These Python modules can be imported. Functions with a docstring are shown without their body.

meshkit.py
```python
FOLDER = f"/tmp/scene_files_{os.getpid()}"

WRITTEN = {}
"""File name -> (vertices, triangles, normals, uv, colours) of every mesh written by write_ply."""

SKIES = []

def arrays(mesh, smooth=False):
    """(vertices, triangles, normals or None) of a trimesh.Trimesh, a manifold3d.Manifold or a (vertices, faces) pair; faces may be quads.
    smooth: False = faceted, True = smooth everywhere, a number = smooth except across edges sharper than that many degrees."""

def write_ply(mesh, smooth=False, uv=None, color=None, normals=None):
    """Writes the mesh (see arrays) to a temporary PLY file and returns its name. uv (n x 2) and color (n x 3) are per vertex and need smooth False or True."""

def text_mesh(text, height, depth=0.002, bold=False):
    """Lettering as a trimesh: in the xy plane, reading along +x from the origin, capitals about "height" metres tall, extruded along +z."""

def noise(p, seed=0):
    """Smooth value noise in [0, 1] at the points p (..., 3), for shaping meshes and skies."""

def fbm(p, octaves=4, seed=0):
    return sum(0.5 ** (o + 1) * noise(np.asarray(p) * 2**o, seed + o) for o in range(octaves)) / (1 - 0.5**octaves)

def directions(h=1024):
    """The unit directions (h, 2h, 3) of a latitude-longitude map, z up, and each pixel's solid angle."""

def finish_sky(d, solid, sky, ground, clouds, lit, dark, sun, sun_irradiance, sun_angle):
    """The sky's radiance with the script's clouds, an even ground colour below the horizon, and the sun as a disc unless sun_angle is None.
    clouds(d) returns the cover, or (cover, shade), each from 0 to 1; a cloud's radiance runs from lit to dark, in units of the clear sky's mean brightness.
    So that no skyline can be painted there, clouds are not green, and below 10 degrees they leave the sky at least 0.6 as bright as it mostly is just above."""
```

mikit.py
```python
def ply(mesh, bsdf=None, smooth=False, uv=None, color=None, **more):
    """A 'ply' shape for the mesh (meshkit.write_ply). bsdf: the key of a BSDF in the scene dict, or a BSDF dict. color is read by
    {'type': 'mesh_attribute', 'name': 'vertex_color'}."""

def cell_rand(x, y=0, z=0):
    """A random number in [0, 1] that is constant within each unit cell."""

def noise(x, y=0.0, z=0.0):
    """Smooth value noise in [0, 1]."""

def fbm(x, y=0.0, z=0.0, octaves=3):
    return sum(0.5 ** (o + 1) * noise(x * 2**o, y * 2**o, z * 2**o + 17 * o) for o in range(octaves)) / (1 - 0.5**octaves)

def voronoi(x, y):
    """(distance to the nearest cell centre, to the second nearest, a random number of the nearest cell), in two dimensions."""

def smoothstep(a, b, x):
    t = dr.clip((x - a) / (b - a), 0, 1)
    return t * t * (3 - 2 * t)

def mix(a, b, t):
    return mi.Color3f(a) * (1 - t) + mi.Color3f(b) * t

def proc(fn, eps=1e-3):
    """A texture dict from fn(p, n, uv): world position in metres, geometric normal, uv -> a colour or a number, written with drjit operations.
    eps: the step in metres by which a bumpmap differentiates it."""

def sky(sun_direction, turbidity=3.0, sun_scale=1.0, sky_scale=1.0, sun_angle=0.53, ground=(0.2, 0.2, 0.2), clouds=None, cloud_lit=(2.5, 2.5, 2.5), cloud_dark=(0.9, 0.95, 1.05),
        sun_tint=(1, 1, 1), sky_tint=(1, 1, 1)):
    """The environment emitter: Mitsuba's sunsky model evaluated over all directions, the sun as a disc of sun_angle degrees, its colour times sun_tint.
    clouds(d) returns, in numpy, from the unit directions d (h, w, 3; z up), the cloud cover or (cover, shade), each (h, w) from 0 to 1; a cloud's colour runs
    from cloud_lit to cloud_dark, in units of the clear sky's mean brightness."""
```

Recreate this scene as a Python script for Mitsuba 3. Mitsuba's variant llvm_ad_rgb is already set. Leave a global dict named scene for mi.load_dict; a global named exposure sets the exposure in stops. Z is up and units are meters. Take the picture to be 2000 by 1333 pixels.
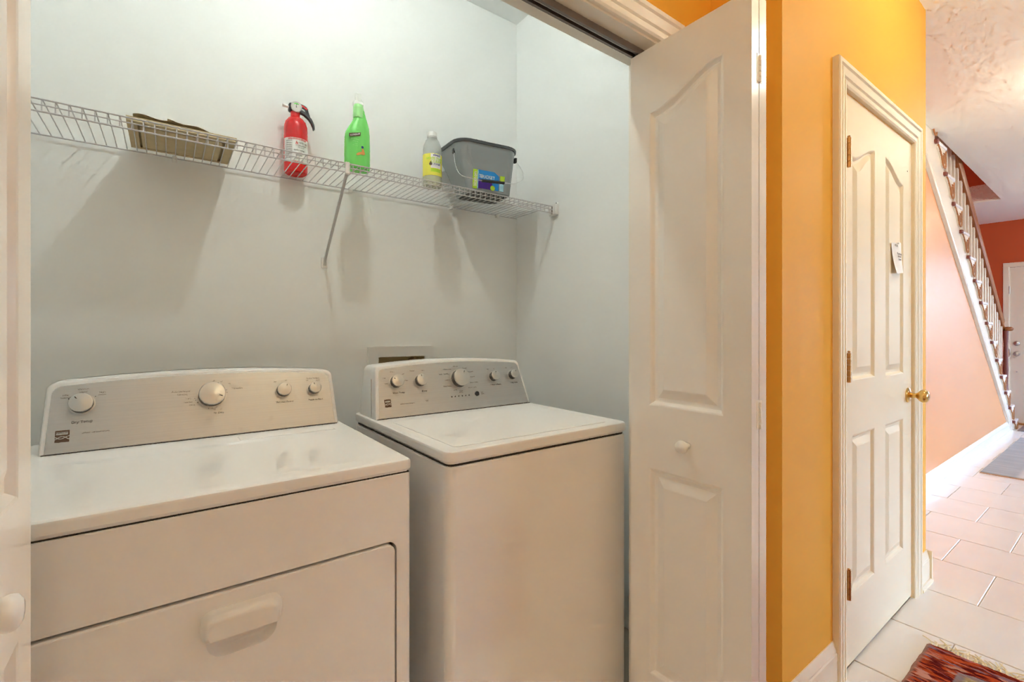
import math, random, numpy as np, trimesh, mitsuba as mi, mikit, meshkit
import drjit as dr
from shapely.geometry import Polygon, LineString, Point
from shapely import affinity
from shapely.ops import unary_union

T = mi.ScalarTransform4f
scene, labels = {}, {}
PI = math.pi

# ------------------------------------------------------------------ camera, sky, exposure
H, F_PX, YAW = 1.21, 913.47, math.radians(53.6153)
exposure = 0.0
scene['camera'] = {'type': 'perspective', 'fov': 2 * math.degrees(math.atan(1000 / F_PX)), 'fov_axis': 'x',
                   'near_clip': 0.02, 'far_clip': 100.0, 'principal_point_offset_x': 0.0, 'principal_point_offset_y': 19.4 / 1333,
                   'to_world': T().look_at(origin=[0, 0, H], target=[math.cos(YAW), math.sin(YAW), H], up=[0, 0, 1])}
scene['sky'] = mikit.sky([-0.5, 0.45, 0.75], turbidity=3.0, sun_scale=0.0, sky_scale=66.0, sky_tint=(1.0, 0.98, 1.0))
CLOSET_LAMP = (800, 838, 800)
HALL_LAMP = (25.0, 24.0, 20.5)
ADDED_STAIR_LAMP = (50.0, 38.0, 32.0)

# ------------------------------------------------------------------ materials
def principled(name, col, rough=0.5, spec=0.5, metallic=0.0, coat=0.0, **more):
    scene[name] = {'type': 'twosided', 'b': {'type': 'principled', 'base_color': col if isinstance(col, dict) else {'type': 'rgb', 'value': list(col)},
                   'roughness': rough, 'specular': spec, 'metallic': metallic, 'clearcoat': coat, 'clearcoat_gloss': 0.95, **more}}
def matte(name, col):
    scene[name] = {'type': 'twosided', 'b': {'type': 'diffuse', 'reflectance': col if isinstance(col, dict) else {'type': 'rgb', 'value': list(col)}}}
def bumped(name, col, rough, spec, fn, scale, eps=1e-3, coat=0.0):
    scene[name] = {'type': 'twosided', 'b': {'type': 'bumpmap', 'arbitrary': mikit.proc(fn, eps), 'scale': scale,
                   'inner': {'type': 'principled', 'base_color': col if isinstance(col, dict) else {'type': 'rgb', 'value': list(col)}, 'roughness': rough, 'specular': spec, 'clearcoat': coat}}}

matte('closet_paint', (0.81, 0.83, 0.82))
principled('yellow_paint', (0.80, 0.41, 0.055), 0.55, 0.12)
principled('orange_paint', (0.50, 0.082, 0.02), 0.45, 0.4)
principled('stair_wall_paint', (0.72, 0.32, 0.13), 0.42, 0.35)
principled('trim_paint', (0.83, 0.80, 0.73), 0.3, 0.5)
principled('door_paint', (0.83, 0.81, 0.77), 0.22, 0.5)
principled('hall_door_paint', (0.82, 0.71, 0.50), 0.5, 0.12)
principled('hall_trim_paint', (0.82, 0.72, 0.53), 0.5, 0.15)
principled('cream_paint', (0.82, 0.74, 0.60), 0.3, 0.5)
principled('enamel', (0.88, 0.88, 0.875), 0.08, 0.5)
principled('white_plastic', (0.80, 0.80, 0.78), 0.25, 0.5)
principled('wire_coat_shaded', (0.57, 0.57, 0.58), 0.35, 0.4)  # white wires greyed: the shade on their undersides is put into the colour
principled('black_plastic', (0.015, 0.015, 0.016), 0.35, 0.5)
principled('dark_gap', (0.03, 0.026, 0.022), 0.8, 0.1)
principled('chrome', (0.78, 0.78, 0.78), 0.2, 0.5, 1.0)
principled('steel', (0.55, 0.53, 0.51), 0.35, 0.5, 1.0)
principled('track_metal', (0.20, 0.17, 0.16), 0.4, 0.5, 0.7)
principled('brass', (0.72, 0.47, 0.16), 0.2, 0.5, 1.0)
principled('old_brass', (0.50, 0.26, 0.09), 0.35, 0.5, 1.0)
principled('red_enamel', (0.62, 0.008, 0.008), 0.12, 0.5)
principled('label_white', (0.80, 0.80, 0.78), 0.5, 0.3)
principled('ink', (0.05, 0.045, 0.04), 0.6, 0.2)
principled('ink_grey', (0.22, 0.20, 0.18), 0.6, 0.2)
principled('ink_red', (0.55, 0.03, 0.03), 0.6, 0.2)
principled('brown_mark', (0.10, 0.055, 0.035), 0.5, 0.3)
principled('green_plastic', (0.17, 0.68, 0.13), 0.25, 0.5)
principled('pale_green', (0.36, 0.80, 0.30), 0.3, 0.5)
principled('translucent_white', (0.82, 0.86, 0.82), 0.3, 0.5)
principled('label_yellow', (0.80, 0.76, 0.10), 0.4, 0.4)
principled('label_lime', (0.45, 0.68, 0.03), 0.4, 0.4)
principled('label_blue', (0.015, 0.24, 0.62), 0.4, 0.4)
principled('label_navy', (0.02, 0.04, 0.20), 0.4, 0.4)
principled('label_purple', (0.055, 0.015, 0.20), 0.4, 0.4)
principled('label_sky', (0.35, 0.62, 0.75), 0.4, 0.4)
principled('label_brown', (0.09, 0.06, 0.03), 0.5, 0.3)
principled('label_orange', (0.65, 0.30, 0.08), 0.5, 0.3)
principled('bucket_grey', (0.25, 0.28, 0.29), 0.35, 0.5)
principled('rim_grey', (0.055, 0.06, 0.065), 0.3, 0.5)
principled('handrail_wood', (0.28, 0.09, 0.022), 0.35, 0.4)
principled('dark_wood', (0.16, 0.035, 0.022), 0.35, 0.5)
principled('scroll_wood', (0.40, 0.16, 0.05), 0.4, 0.4)
principled('tread_white', (0.83, 0.81, 0.79), 0.3, 0.5)
principled('paper', (0.84, 0.81, 0.74), 0.7, 0.2)
principled('copper_hose', (0.30, 0.22, 0.15), 0.4, 0.5)
principled('fringe_yarn', (0.78, 0.68, 0.45), 0.9, 0.1)
principled('rug_binding', (0.24, 0.19, 0.17), 0.9, 0.1)
principled('rug_jute', (0.52, 0.30, 0.17), 0.9, 0.1)
scene['clear_plastic'] = {'type': 'blendbsdf', 'weight': 0.42, 'a': {'type': 'thindielectric', 'int_ior': 1.5, 'specular_transmittance': {'type': 'rgb', 'value': [0.90, 0.92, 0.92]}},
                         'b': {'type': 'principledthin', 'base_color': {'type': 'rgb', 'value': [0.80, 0.82, 0.81]}, 'roughness': 0.3, 'diff_trans': 1.0, 'spec_trans': 0.0}}
scene['pane_glass'] = {'type': 'thindielectric', 'int_ior': 1.5}
principled('lemon_liquid', (0.80, 0.80, 0.42), 0.15, 0.5)

def f_kraft(p, n, uv):
    return mikit.mix((0.50, 0.41, 0.25), (0.58, 0.48, 0.31), mikit.fbm(p.x * 40, p.y * 40, p.z * 40))
principled('kraft', mikit.proc(f_kraft), 0.8, 0.2)
def f_panel(p, n, uv):
    s = mikit.fbm(p.x * 3, p.z * 700, 0)
    w = mikit.smoothstep(0.60, 0.80, mikit.fbm(p.x * 22, p.z * 22, 5.0)) * mikit.smoothstep(0.0, 0.2, p.x) * mikit.smoothstep(0.5, 0.42, p.x)
    return mikit.mix((0.55, 0.555, 0.56), (0.61, 0.615, 0.62), s) * (1 - 0.22 * w)
principled('brushed_silver', mikit.proc(f_panel), 0.38, 0.5, 0.7)
principled('dial_side', (0.05, 0.045, 0.04), 0.3, 0.5, 0.3)
principled('dial_silver', (0.66, 0.655, 0.64), 0.33, 0.5, 0.7)
def f_tile(p, n, uv):
    r = mikit.cell_rand((p.x - 2.033) / 0.4185, (p.y + 7.5) / 0.209, 3)
    v = mikit.fbm(p.x * 5, p.y * 5, r * 7, octaves=4)
    return mikit.mix((0.78, 0.765, 0.725), (0.85, 0.84, 0.81), v)
def f_tile_h(p, n, uv):
    return mikit.fbm(p.x * 9 + mikit.noise(p.x * 4, p.y * 4) * 3, p.y * 22, 0, octaves=3)
bumped('tile', mikit.proc(f_tile), 0.16, 0.5, f_tile_h, 0.0022)
matte('grout', (0.50, 0.45, 0.39))
def f_ceil_h(p, n, uv):
    return mikit.smoothstep(0.45, 0.7, mikit.fbm(p.x * 26, p.y * 26, 0, octaves=3))
scene['ceiling_paint'] = {'type': 'twosided', 'b': {'type': 'bumpmap', 'arbitrary': mikit.proc(f_ceil_h, 2e-3), 'scale': 0.004, 'inner': {'type': 'diffuse', 'reflectance': {'type': 'rgb', 'value': [0.92, 0.90, 0.80]}}}}
def f_rug(p, n, uv):
    u = p.y * 1.0 + 0.02 * mikit.noise(p.x * 30, p.y * 30)
    a = mikit.fbm(p.x * 130, u * 26, 0, octaves=3)
    b = mikit.fbm(p.x * 60 + 9, u * 17, 4, octaves=3)
    c = mikit.mix((0.085, 0.004, 0.004), (0.42, 0.065, 0.018), mikit.smoothstep(0.32, 0.66, a))
    c = mikit.mix(c, (0.46, 0.22, 0.17), mikit.smoothstep(0.60, 0.74, b))
    c = mikit.mix(c, (0.22, 0.13, 0.17), mikit.smoothstep(0.64, 0.76, mikit.fbm(p.x * 80, u * 14 + 30, 2)))
    edge = mikit.smoothstep(0.018, 0.004, dr.abs(p.y - 0.497))
    c = mikit.mix(c, (0.25, 0.16, 0.13), edge * 0.8)
    d = dr.maximum(dr.abs(p.x - 2.17 + 0.2 * (p.y - 0.30)) / 0.062, dr.abs(p.y - 0.305) / 0.072)
    return mikit.mix(c, mikit.mix((0.40, 0.33, 0.19), (0.25, 0.22, 0.24), mikit.smoothstep(0.8, 1.0, d)), mikit.smoothstep(1.25, 1.15, d) * 0.85)
principled('rug_pile', mikit.proc(f_rug), 0.95, 0.1)
def f_rug2(p, n, uv):
    a = mikit.fbm(p.x * 30, p.y * 5, 1, octaves=3)
    border = mikit.smoothstep(0.60, 0.66, p.y + 0.02 * a)
    c = mikit.mix(mikit.mix((0.52, 0.52, 0.52), (0.60, 0.58, 0.56), a), mikit.mix((0.30, 0.33, 0.35), (0.42, 0.44, 0.45), a), border)
    return c
principled('rug_grey', mikit.proc(f_rug2), 0.95, 0.1)

# ------------------------------------------------------------------ mesh helpers
def sbox(a0, a1, b0, b1): return Polygon([(a0, b0), (a1, b0), (a1, b1), (a0, b1)])
def hull(pts): return trimesh.Trimesh(np.asarray(pts, float)).convex_hull if False else trimesh.convex.convex_hull(np.asarray(pts, float))
def box(x0, x1, y0, y1, z0, z1, b=0.0):
    if b <= 0:
        m = trimesh.creation.box(extents=(x1 - x0, y1 - y0, z1 - z0)); m.apply_translation(((x0 + x1) / 2, (y0 + y1) / 2, (z0 + z1) / 2)); return m
    b = min(b, (x1 - x0) / 2.01, (y1 - y0) / 2.01, (z1 - z0) / 2.01)
    pts = []
    for i in (0, 1):
        for j in (0, 1):
            for k in (0, 1):
                X, Y, Z = (x0, x1)[i], (y0, y1)[j], (z0, z1)[k]; sx, sy, sz = 1 - 2 * i, 1 - 2 * j, 1 - 2 * k
                pts += [(X, Y + sy * b, Z + sz * b), (X + sx * b, Y, Z + sz * b), (X + sx * b, Y + sy * b, Z)]
    return hull(pts)
def rbox(x0, x1, y0, y1, z0, z1, r, n=4):
    r = min(r, (x1 - x0) / 2.01, (y1 - y0) / 2.01, (z1 - z0) / 2.01)
    a = np.linspace(0, PI / 2, n + 1); pts = []
    for t in a:
        for f in a:
            d = (math.cos(t) * math.cos(f), math.cos(t) * math.sin(f), math.sin(t))
            for sx in (-1, 1):
                for sy in (-1, 1):
                    for sz in (-1, 1):
                        pts.append(((x1 - r if sx > 0 else x0 + r) + sx * d[0] * r, (y1 - r if sy > 0 else y0 + r) + sy * d[1] * r, (z1 - r if sz > 0 else z0 + r) + sz * d[2] * r))
    return hull(pts)
def vbox(x0, x1, y0, y1, z0, z1, rv, b, n=5):
    """Box with vertical edges rounded by rv and the rest chamfered by b."""
    pts = []
    for t in np.linspace(0, PI / 2, n + 1):
        for sx in (-1, 1):
            for sy in (-1, 1):
                for z, o in ((z0, b), (z0 + b, 0), (z1 - b, 0), (z1 - 0.3 * b, 0.3 * b), (z1, b)):
                    R = rv - o
                    pts.append(((x1 - rv if sx > 0 else x0 + rv) + sx * math.cos(t) * R, (y1 - rv if sy > 0 else y0 + rv) + sy * math.sin(t) * R, z))
    return hull(pts)
def extrude(poly, h):
    parts = [trimesh.creation.extrude_polygon(g, h, engine='earcut') for g in getattr(poly, 'geoms', [poly]) if g.area > 1e-12]
    return trimesh.util.concatenate(parts)
def place(m, o, ex, ey, ez):
    m = m.copy(); M = np.eye(4); M[:3, 0], M[:3, 1], M[:3, 2], M[:3, 3] = ex, ey, ez, o
    m.apply_transform(M)
    if np.linalg.det(M[:3, :3]) < 0: m.invert()
    return m
def xz(poly, y0, y1): return place(extrude(poly, y1 - y0), (0, y1, 0), (1, 0, 0), (0, 0, 1), (0, -1, 0))
def yz(poly, x0, x1): return place(extrude(poly, x1 - x0), (x0, 0, 0), (0, 1, 0), (0, 0, 1), (1, 0, 0))
def xy(poly, z0, z1): return place(extrude(poly, z1 - z0), (0, 0, z0), (1, 0, 0), (0, 1, 0), (0, 0, 1))
def cat(*ms): return trimesh.util.concatenate([m for m in ms])
def tube(path, r, n=8, closed=False):
    p = np.asarray(path, float); k = len(p); r = np.broadcast_to(r, k)
    t = np.gradient(p, axis=0) if not closed else np.roll(p, -1, 0) - np.roll(p, 1, 0)
    t /= np.linalg.norm(t, axis=1, keepdims=True) + 1e-12
    a = np.array([0, 0, 1.0]) if abs(t[0][2]) < 0.9 else np.array([1.0, 0, 0])
    V = []
    for i in range(k):
        a = a - t[i] * (a @ t[i]); a /= np.linalg.norm(a); b = np.cross(t[i], a)
        for j in range(n):
            V.append(p[i] + r[i] * (a * math.cos(2 * PI * j / n) + b * math.sin(2 * PI * j / n)))
    Fc = []
    for i in range(k if closed else k - 1):
        for j in range(n):
            q = [i * n + j, i * n + (j + 1) % n, ((i + 1) % k) * n + (j + 1) % n, ((i + 1) % k) * n + j]
            Fc += [(q[0], q[1], q[2]), (q[0], q[2], q[3])]
    if not closed:
        for i, o in ((0, 1), (k - 1, 0)):
            c = len(V); V.append(p[i])
            for j in range(n):
                f = (c, i * n + (j + 1) % n, i * n + j)
                Fc.append(f if o else f[::-1])
    return trimesh.Trimesh(np.array(V), np.array(Fc), process=False)
def smooth_path(pts, n=6):
    p = np.asarray(pts, float); q = np.vstack([2 * p[0] - p[1], p, 2 * p[-1] - p[-2]]); out = []
    for i in range(1, len(q) - 2):
        for t in np.linspace(0, 1, n, endpoint=False):
            out.append(0.5 * (2 * q[i] + (q[i + 1] - q[i - 1]) * t + (2 * q[i - 1] - 5 * q[i] + 4 * q[i + 1] - q[i + 2]) * t * t + (3 * q[i] - q[i - 1] - 3 * q[i + 1] + q[i + 2]) * t ** 3))
    return np.array(out + [p[-1]])
def lathe(profile, n=32, o=(0, 0, 0), axis=(0, 0, 1)):
    pr = np.asarray(profile, float); V, Fc = [], []
    for r, z in pr:
        for j in range(n):
            V.append((r * math.cos(2 * PI * j / n), r * math.sin(2 * PI * j / n), z))
    for i in range(len(pr) - 1):
        for j in range(n):
            a, b = i * n + j, i * n + (j + 1) % n; c, d = b + n, a + n
            Fc += [(a, b, c), (a, c, d)]
    for i, o_ in ((0, 1), (len(pr) - 1, 0)):
        if pr[i][0] > 1e-6:
            c = len(V); V.append((0, 0, pr[i][1]))
            for j in range(n):
                f = (c, i * n + (j + 1) % n, i * n + j); Fc.append(f if o_ else f[::-1])
    m = trimesh.Trimesh(np.array(V), np.array(Fc), process=False)
    z = np.array(axis, float); z /= np.linalg.norm(z)
    x = np.cross([0, 0, 1] if abs(z[2]) < 0.9 else [0, 1, 0], z); x /= np.linalg.norm(x)
    return place(m, o, x, np.cross(z, x), z)
def loft(rings, cap0=True, cap1=True):
    rings = [np.asarray(r, float) for r in rings]; n = len(rings[0]); V = np.vstack(rings); Fc = []
    for i in range(len(rings) - 1):
        for j in range(n):
            a, b = i * n + j, i * n + (j + 1) % n
            Fc += [(a, b, b + n), (a, b + n, a + n)]
    V = list(V)
    for i, flag, o in ((0, cap0, 1), (len(rings) - 1, cap1, 0)):
        if flag:
            c = len(V); V.append(rings[i].mean(0))
            for j in range(n):
                f = (c, i * n + (j + 1) % n, i * n + j); Fc.append(f if o else f[::-1])
    m = trimesh.Trimesh(np.array(V), np.array(Fc), process=False)
    return m
def rrect(x0, x1, y0, y1, r, n=6):
    pts = []
    for cx, cy, a0 in ((x1 - r, y1 - r, 0), (x0 + r, y1 - r, 90), (x0 + r, y0 + r, 180), (x1 - r, y0 + r, 270)):
        for t in np.linspace(0, 90, n + 1):
            a = math.radians(a0 + t); pts.append((cx + r * math.cos(a), cy + r * math.sin(a)))
    return np.array(pts)
def frame_sweep(profile, pts, flip, o, ex, ey, ez):
    """profile: (a outwards from the opening, b out of the wall); pts: corners with their outward mitre directions; local plane ex, ey; wall normal ez."""
    P = [np.array([[c[0] + d[0] * a, c[1] + d[1] * a, b] for a, b in profile]) for c, d in pts]
    n = len(profile); V = np.vstack(P); Fc = []
    for i in range(len(P) - 1):
        for j in range(n):
            a, b = i * n + j, i * n + (j + 1) % n
            Fc += [(a, b, b + n), (a, b + n, a + n)]
    V = list(V)
    for i, o_ in ((0, 1), (len(P) - 1, 0)):
        c = len(V); V.append(P[i].mean(0))
        for j in range(n):
            f = (c, i * n + (j + 1) % n, i * n + j); Fc.append(f if o_ else f[::-1])
    m = trimesh.Trimesh(np.array(V), np.array(Fc), process=False)
    m = place(m, o, ex, ey, ez); trimesh.repair.fix_normals(m) if flip else None
    return m
def text(s, h, o, ex, ey, ez, align='c', bold=False, depth=0.0005):
    m = meshkit.text_mesh(s, h, depth, bold); w = m.bounds[1][0]
    m.apply_translation((-w / 2 if align == 'c' else (-w if align == 'r' else 0), -h / 2, 0))
    return place(m, o, ex, ey, ez)
def diff(a, *bs): return trimesh.boolean.difference([a, *bs], engine='manifold')

# ------------------------------------------------------------------ scene entries
def key_of(name, parent=None):
    base = f'{parent}__{name}' if parent else name
    taken = lambda k: k in scene or k in labels or any(q.startswith(k + '__') for q in scene)
    if not taken(base): return base
    i = 1
    while taken(f'{base}_{i:03d}'): i += 1
    return f'{base}_{i:03d}'
def obj(name, mesh, bsdf, parent=None, smooth=35, label=None, cat=None, group=None, kind=None, **more):
    k = key_of(name, parent)
    scene[k] = mikit.ply(mesh, bsdf, smooth, **more)
    tag(k, label, cat, group, kind)
    return k
def tag(k, label=None, cat=None, group=None, kind=None):
    d = {a: b for a, b in (('label', label), ('category', cat), ('group', group), ('kind', kind)) if b}
    if d: labels[k] = {**labels.get(k, {}), **d}
def thing(name, label, cat, group=None, kind=None):
    k = key_of(name); tag(k, label, cat, group, kind); return k
def struct(name, mesh, bsdf, label, cat, smooth=False): return obj(name, mesh, bsdf, None, smooth, label, cat, None, 'structure')
def reuse(name, src, parent, dx=0, dy=0, dz=0):
    k = key_of(name, parent); scene[k] = {**scene[src], 'to_world': T().translate([dx, dy, dz])}; return k

X_, Y_, Z_ = (1, 0, 0), (0, 1, 0), (0, 0, 1)
nX, nY = (-1, 0, 0), (0, -1, 0)

# ================================================================== ROOM
ZC = lambda x: 2.765 - 0.0176 * (x - 2.94)          # the hall ceiling drops a little towards the front door
YW, YI, YB, XR = 0.86, 0.984, 2.0, 1.505           # closet front wall hall face, inner face, back wall, right wall
YD, YS, XF = 0.635, 0.985, 8.9                      # wall with hall door, wall under stairs, front door wall
# floor
struct('floor', box(-2.6, 9.0, -5.1, 2.1, -0.12, -0.004), 'grout', 'cream tiled hall floor with thin brown grout joints', 'floor')
tile_src = {}
def tile_mesh(w, d):
    c = 0.0025
    return loft([rr for rr in (np.array([(0, 0, -0.006), (w, 0, -0.006), (w, d, -0.006), (0, d, -0.006)]), np.array([(0, 0, -c * 0.6), (w, 0, -c * 0.6), (w, d, -c * 0.6), (0, d, -c * 0.6)]), np.array([(c, c, 0), (w - c, c, 0), (w - c, d - c, 0), (c, d - c, 0)]))], False, True)
PT, G = 0.4185, 0.0045
for i in range(-8, 17):
    x0 = 2.033 + i * PT
    off = 0.640 if i % 2 else 0.440
    for j in range(-4, 4):
        y1 = off + j * PT; y0 = y1 - PT
        ymax = YS if x0 > 2.7 else (YD + 0.1 if x0 + PT > 1.46 else YB)
        a0, a1, b0, b1 = x0 + G / 2, x0 + PT - G / 2, y0 + G / 2, min(y1, ymax) - G / 2
        if a1 > XF: a1 = XF
        if b1 - b0 < 0.02 or a1 - a0 < 0.02 or b1 < -1.0: continue
        w, d = round(a1 - a0, 4), round(b1 - b0, 4)
        k = key_of('tile', 'floor')
        if (w, d) not in tile_src: tile_src[(w, d)] = mikit.ply(tile_mesh(w, d), 'tile', False)
        scene[k] = {**tile_src[(w, d)], 'to_world': T().translate([a0, b0, 0])}
# closet shell
hole = sbox(0.7395, 0.9635, 0.905, 1.096)
struct('wall_back', xz(sbox(-0.55, 1.62, 0, 2.95).difference(hole), YB, YB + 0.09), 'closet_paint', 'white back wall of the laundry closet behind the wire shelf', 'wall')
struct('wall_right', box(XR, XR + 0.1, YI, YB, 0, 2.95), 'closet_paint', 'white right side wall of the laundry closet', 'wall')
struct('wall_left', box(-0.55, -0.45, YI, YB, 0, 2.95), 'closet_paint', 'white left side wall of the laundry closet', 'wall')
struct('ceiling_1', box(-0.55, XR + 0.1, YI - 0.06, YB + 0.09, 2.85, 2.95), 'closet_paint', 'white ceiling of the laundry closet', 'ceiling')
op = sbox(-0.255, 1.205, -0.1, 2.075)
struct('wall_front_inner', xz(sbox(-0.55, 1.505, 0, 2.95).difference(op), 0.922, YI), 'closet_paint', 'white inner face of the closet wall around the opening', 'wall')
struct('wall_hall', cat(xz(sbox(-2.5, 1.453, 0, 2.95).difference(op), YW, 0.922)), 'yellow_paint', 'yellow hall wall above the laundry closet opening', 'wall')
hd = sbox(1.912, 2.716, -0.1, 2.057)
struct('wall_hall_door', cat(xz(sbox(1.453, 2.957, 0, 2.95).difference(hd), YD, 0.80), box(1.453, 2.957, 0.80, YI, 0, 2.95)), 'yellow_paint', 'glowing yellow wall that holds the panelled hall door', 'wall')
SL = lambda x: 2.4107 - 0.676 * (x - 4.684)         # top line of the wall under the stairs
xb = 4.684 + 2.4107 / 0.676
x_top = 4.684 - (2.70 - 2.4107) / 0.676
struct('wall_stair', xz(Polygon([(2.957, 0), (xb, 0), (x_top, 2.70), (2.957, 2.70)]), YS, YS + 0.09), 'stair_wall_paint', 'glossy orange wall under the rising staircase', 'wall')
struct('wall_stair_far', box(2.957, XF, 1.95, 2.05, 0, 5.2), 'orange_paint', 'orange wall on the far side of the staircase', 'wall')
fd = sbox(0.12, 1.07, -0.1, 2.045)
struct('wall_entrance', yz(sbox(-5.0, 2.05, 0, 2.95).difference(fd).difference(sbox(-1.65, -0.08, 0.12, 2.3)), XF, XF + 0.12), 'orange_paint', 'deep orange end wall around the white front door', 'wall')
struct('wall_opposite', box(-2.5, 2.4, -1.16, -1.04, 0, 2.95), 'cream_paint', 'cream hall wall facing the laundry closet', 'wall')
struct('wall_end', box(-2.6, -2.5, -1.16, YW, 0, 2.95), 'cream_paint', 'cream wall at the near end of the hall', 'wall')
struct('wall_living', box(2.28, 2.4, -5.0, -1.16, 0, 2.95), 'cream_paint', 'cream side wall of the living room', 'wall')
win = unary_union([sbox(2.9, 5.4, 0.35, 2.3), sbox(5.9, 8.4, 0.35, 2.3)])
struct('wall_window', xz(sbox(2.28, 9.0, 0, 2.95).difference(win), -5.12, -5.0), 'cream_paint', 'cream living room wall with two wide windows', 'wall')
for n_, (a, b) in enumerate(((2.9, 5.4), (5.9, 8.4))):
    k = thing(f'window_{n_ + 1}', f'wide white framed living room window, {"nearer the closet" if n_ == 0 else "nearer the front door"}', 'window', None, 'structure')
    fr = sbox(a, b, 0.35, 2.3).difference(unary_union([sbox(a + 0.05, (a + b) / 2 - 0.02, 0.40, 2.25), sbox((a + b) / 2 + 0.02, b - 0.05, 0.40, 2.25)]))
    obj('frame', xz(fr, -5.10, -5.03), 'trim_paint', k, False)
    for c, d in ((a + 0.05, (a + b) / 2 - 0.02), ((a + b) / 2 + 0.02, b - 0.05)):
        obj('pane', trimesh.Trimesh([(c, -5.065, 0.40), (d, -5.065, 0.40), (d, -5.065, 2.25), (c, -5.065, 2.25)], [(0, 1, 2), (0, 2, 3)], process=False), 'pane_glass', k, False)
k = thing('window_3', 'tall white framed window beside the front door', 'window', None, 'structure')
fr = sbox(-1.65, -0.08, 0.12, 2.3).difference(unary_union([sbox(-1.60, -0.885, 0.17, 2.25), sbox(-0.845, -0.13, 0.17, 2.25)]))
obj('frame', yz(fr, XF + 0.03, XF + 0.09), 'trim_paint', k, False)
for c, d in ((-1.60, -0.885), (-0.845, -0.13)):
    obj('pane', trimesh.Trimesh([(XF + 0.06, c, 0.17), (XF + 0.06, d, 0.17), (XF + 0.06, d, 2.25), (XF + 0.06, c, 2.25)], [(0, 1, 2), (0, 2, 3)], process=False), 'pane_glass', k, False)
# hall ceiling with the stairwell opening
cp = sbox(-2.6, 9.0, -5.1, 2.05).difference(sbox(3.0, 7.50, 0.966, 1.95)).difference(sbox(-0.6, 2.957, 0.93, 2.2))
cm = xy(cp, 0.0, 0.2); v = cm.vertices.copy(); v[:, 2] += ZC(v[:, 0]); cm = trimesh.Trimesh(v, cm.faces, process=False)
struct('ceiling_2', cm, 'ceiling_paint', 'cream textured hall ceiling with the stairwell opening', 'ceiling')
zh = ZC(7.5)
struct('wall_stairwell', cat(box(7.5, 7.6, 0.9, 1.95, zh + 0.02, 5.2), box(3.0, 7.5, 0.90, 0.966, zh + 0.16, 5.2), box(2.9, 3.0, 0.9, 1.95, 2.8, 5.2)), 'orange_paint', 'upper stairwell wall seen through the ceiling opening', 'wall')
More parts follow.
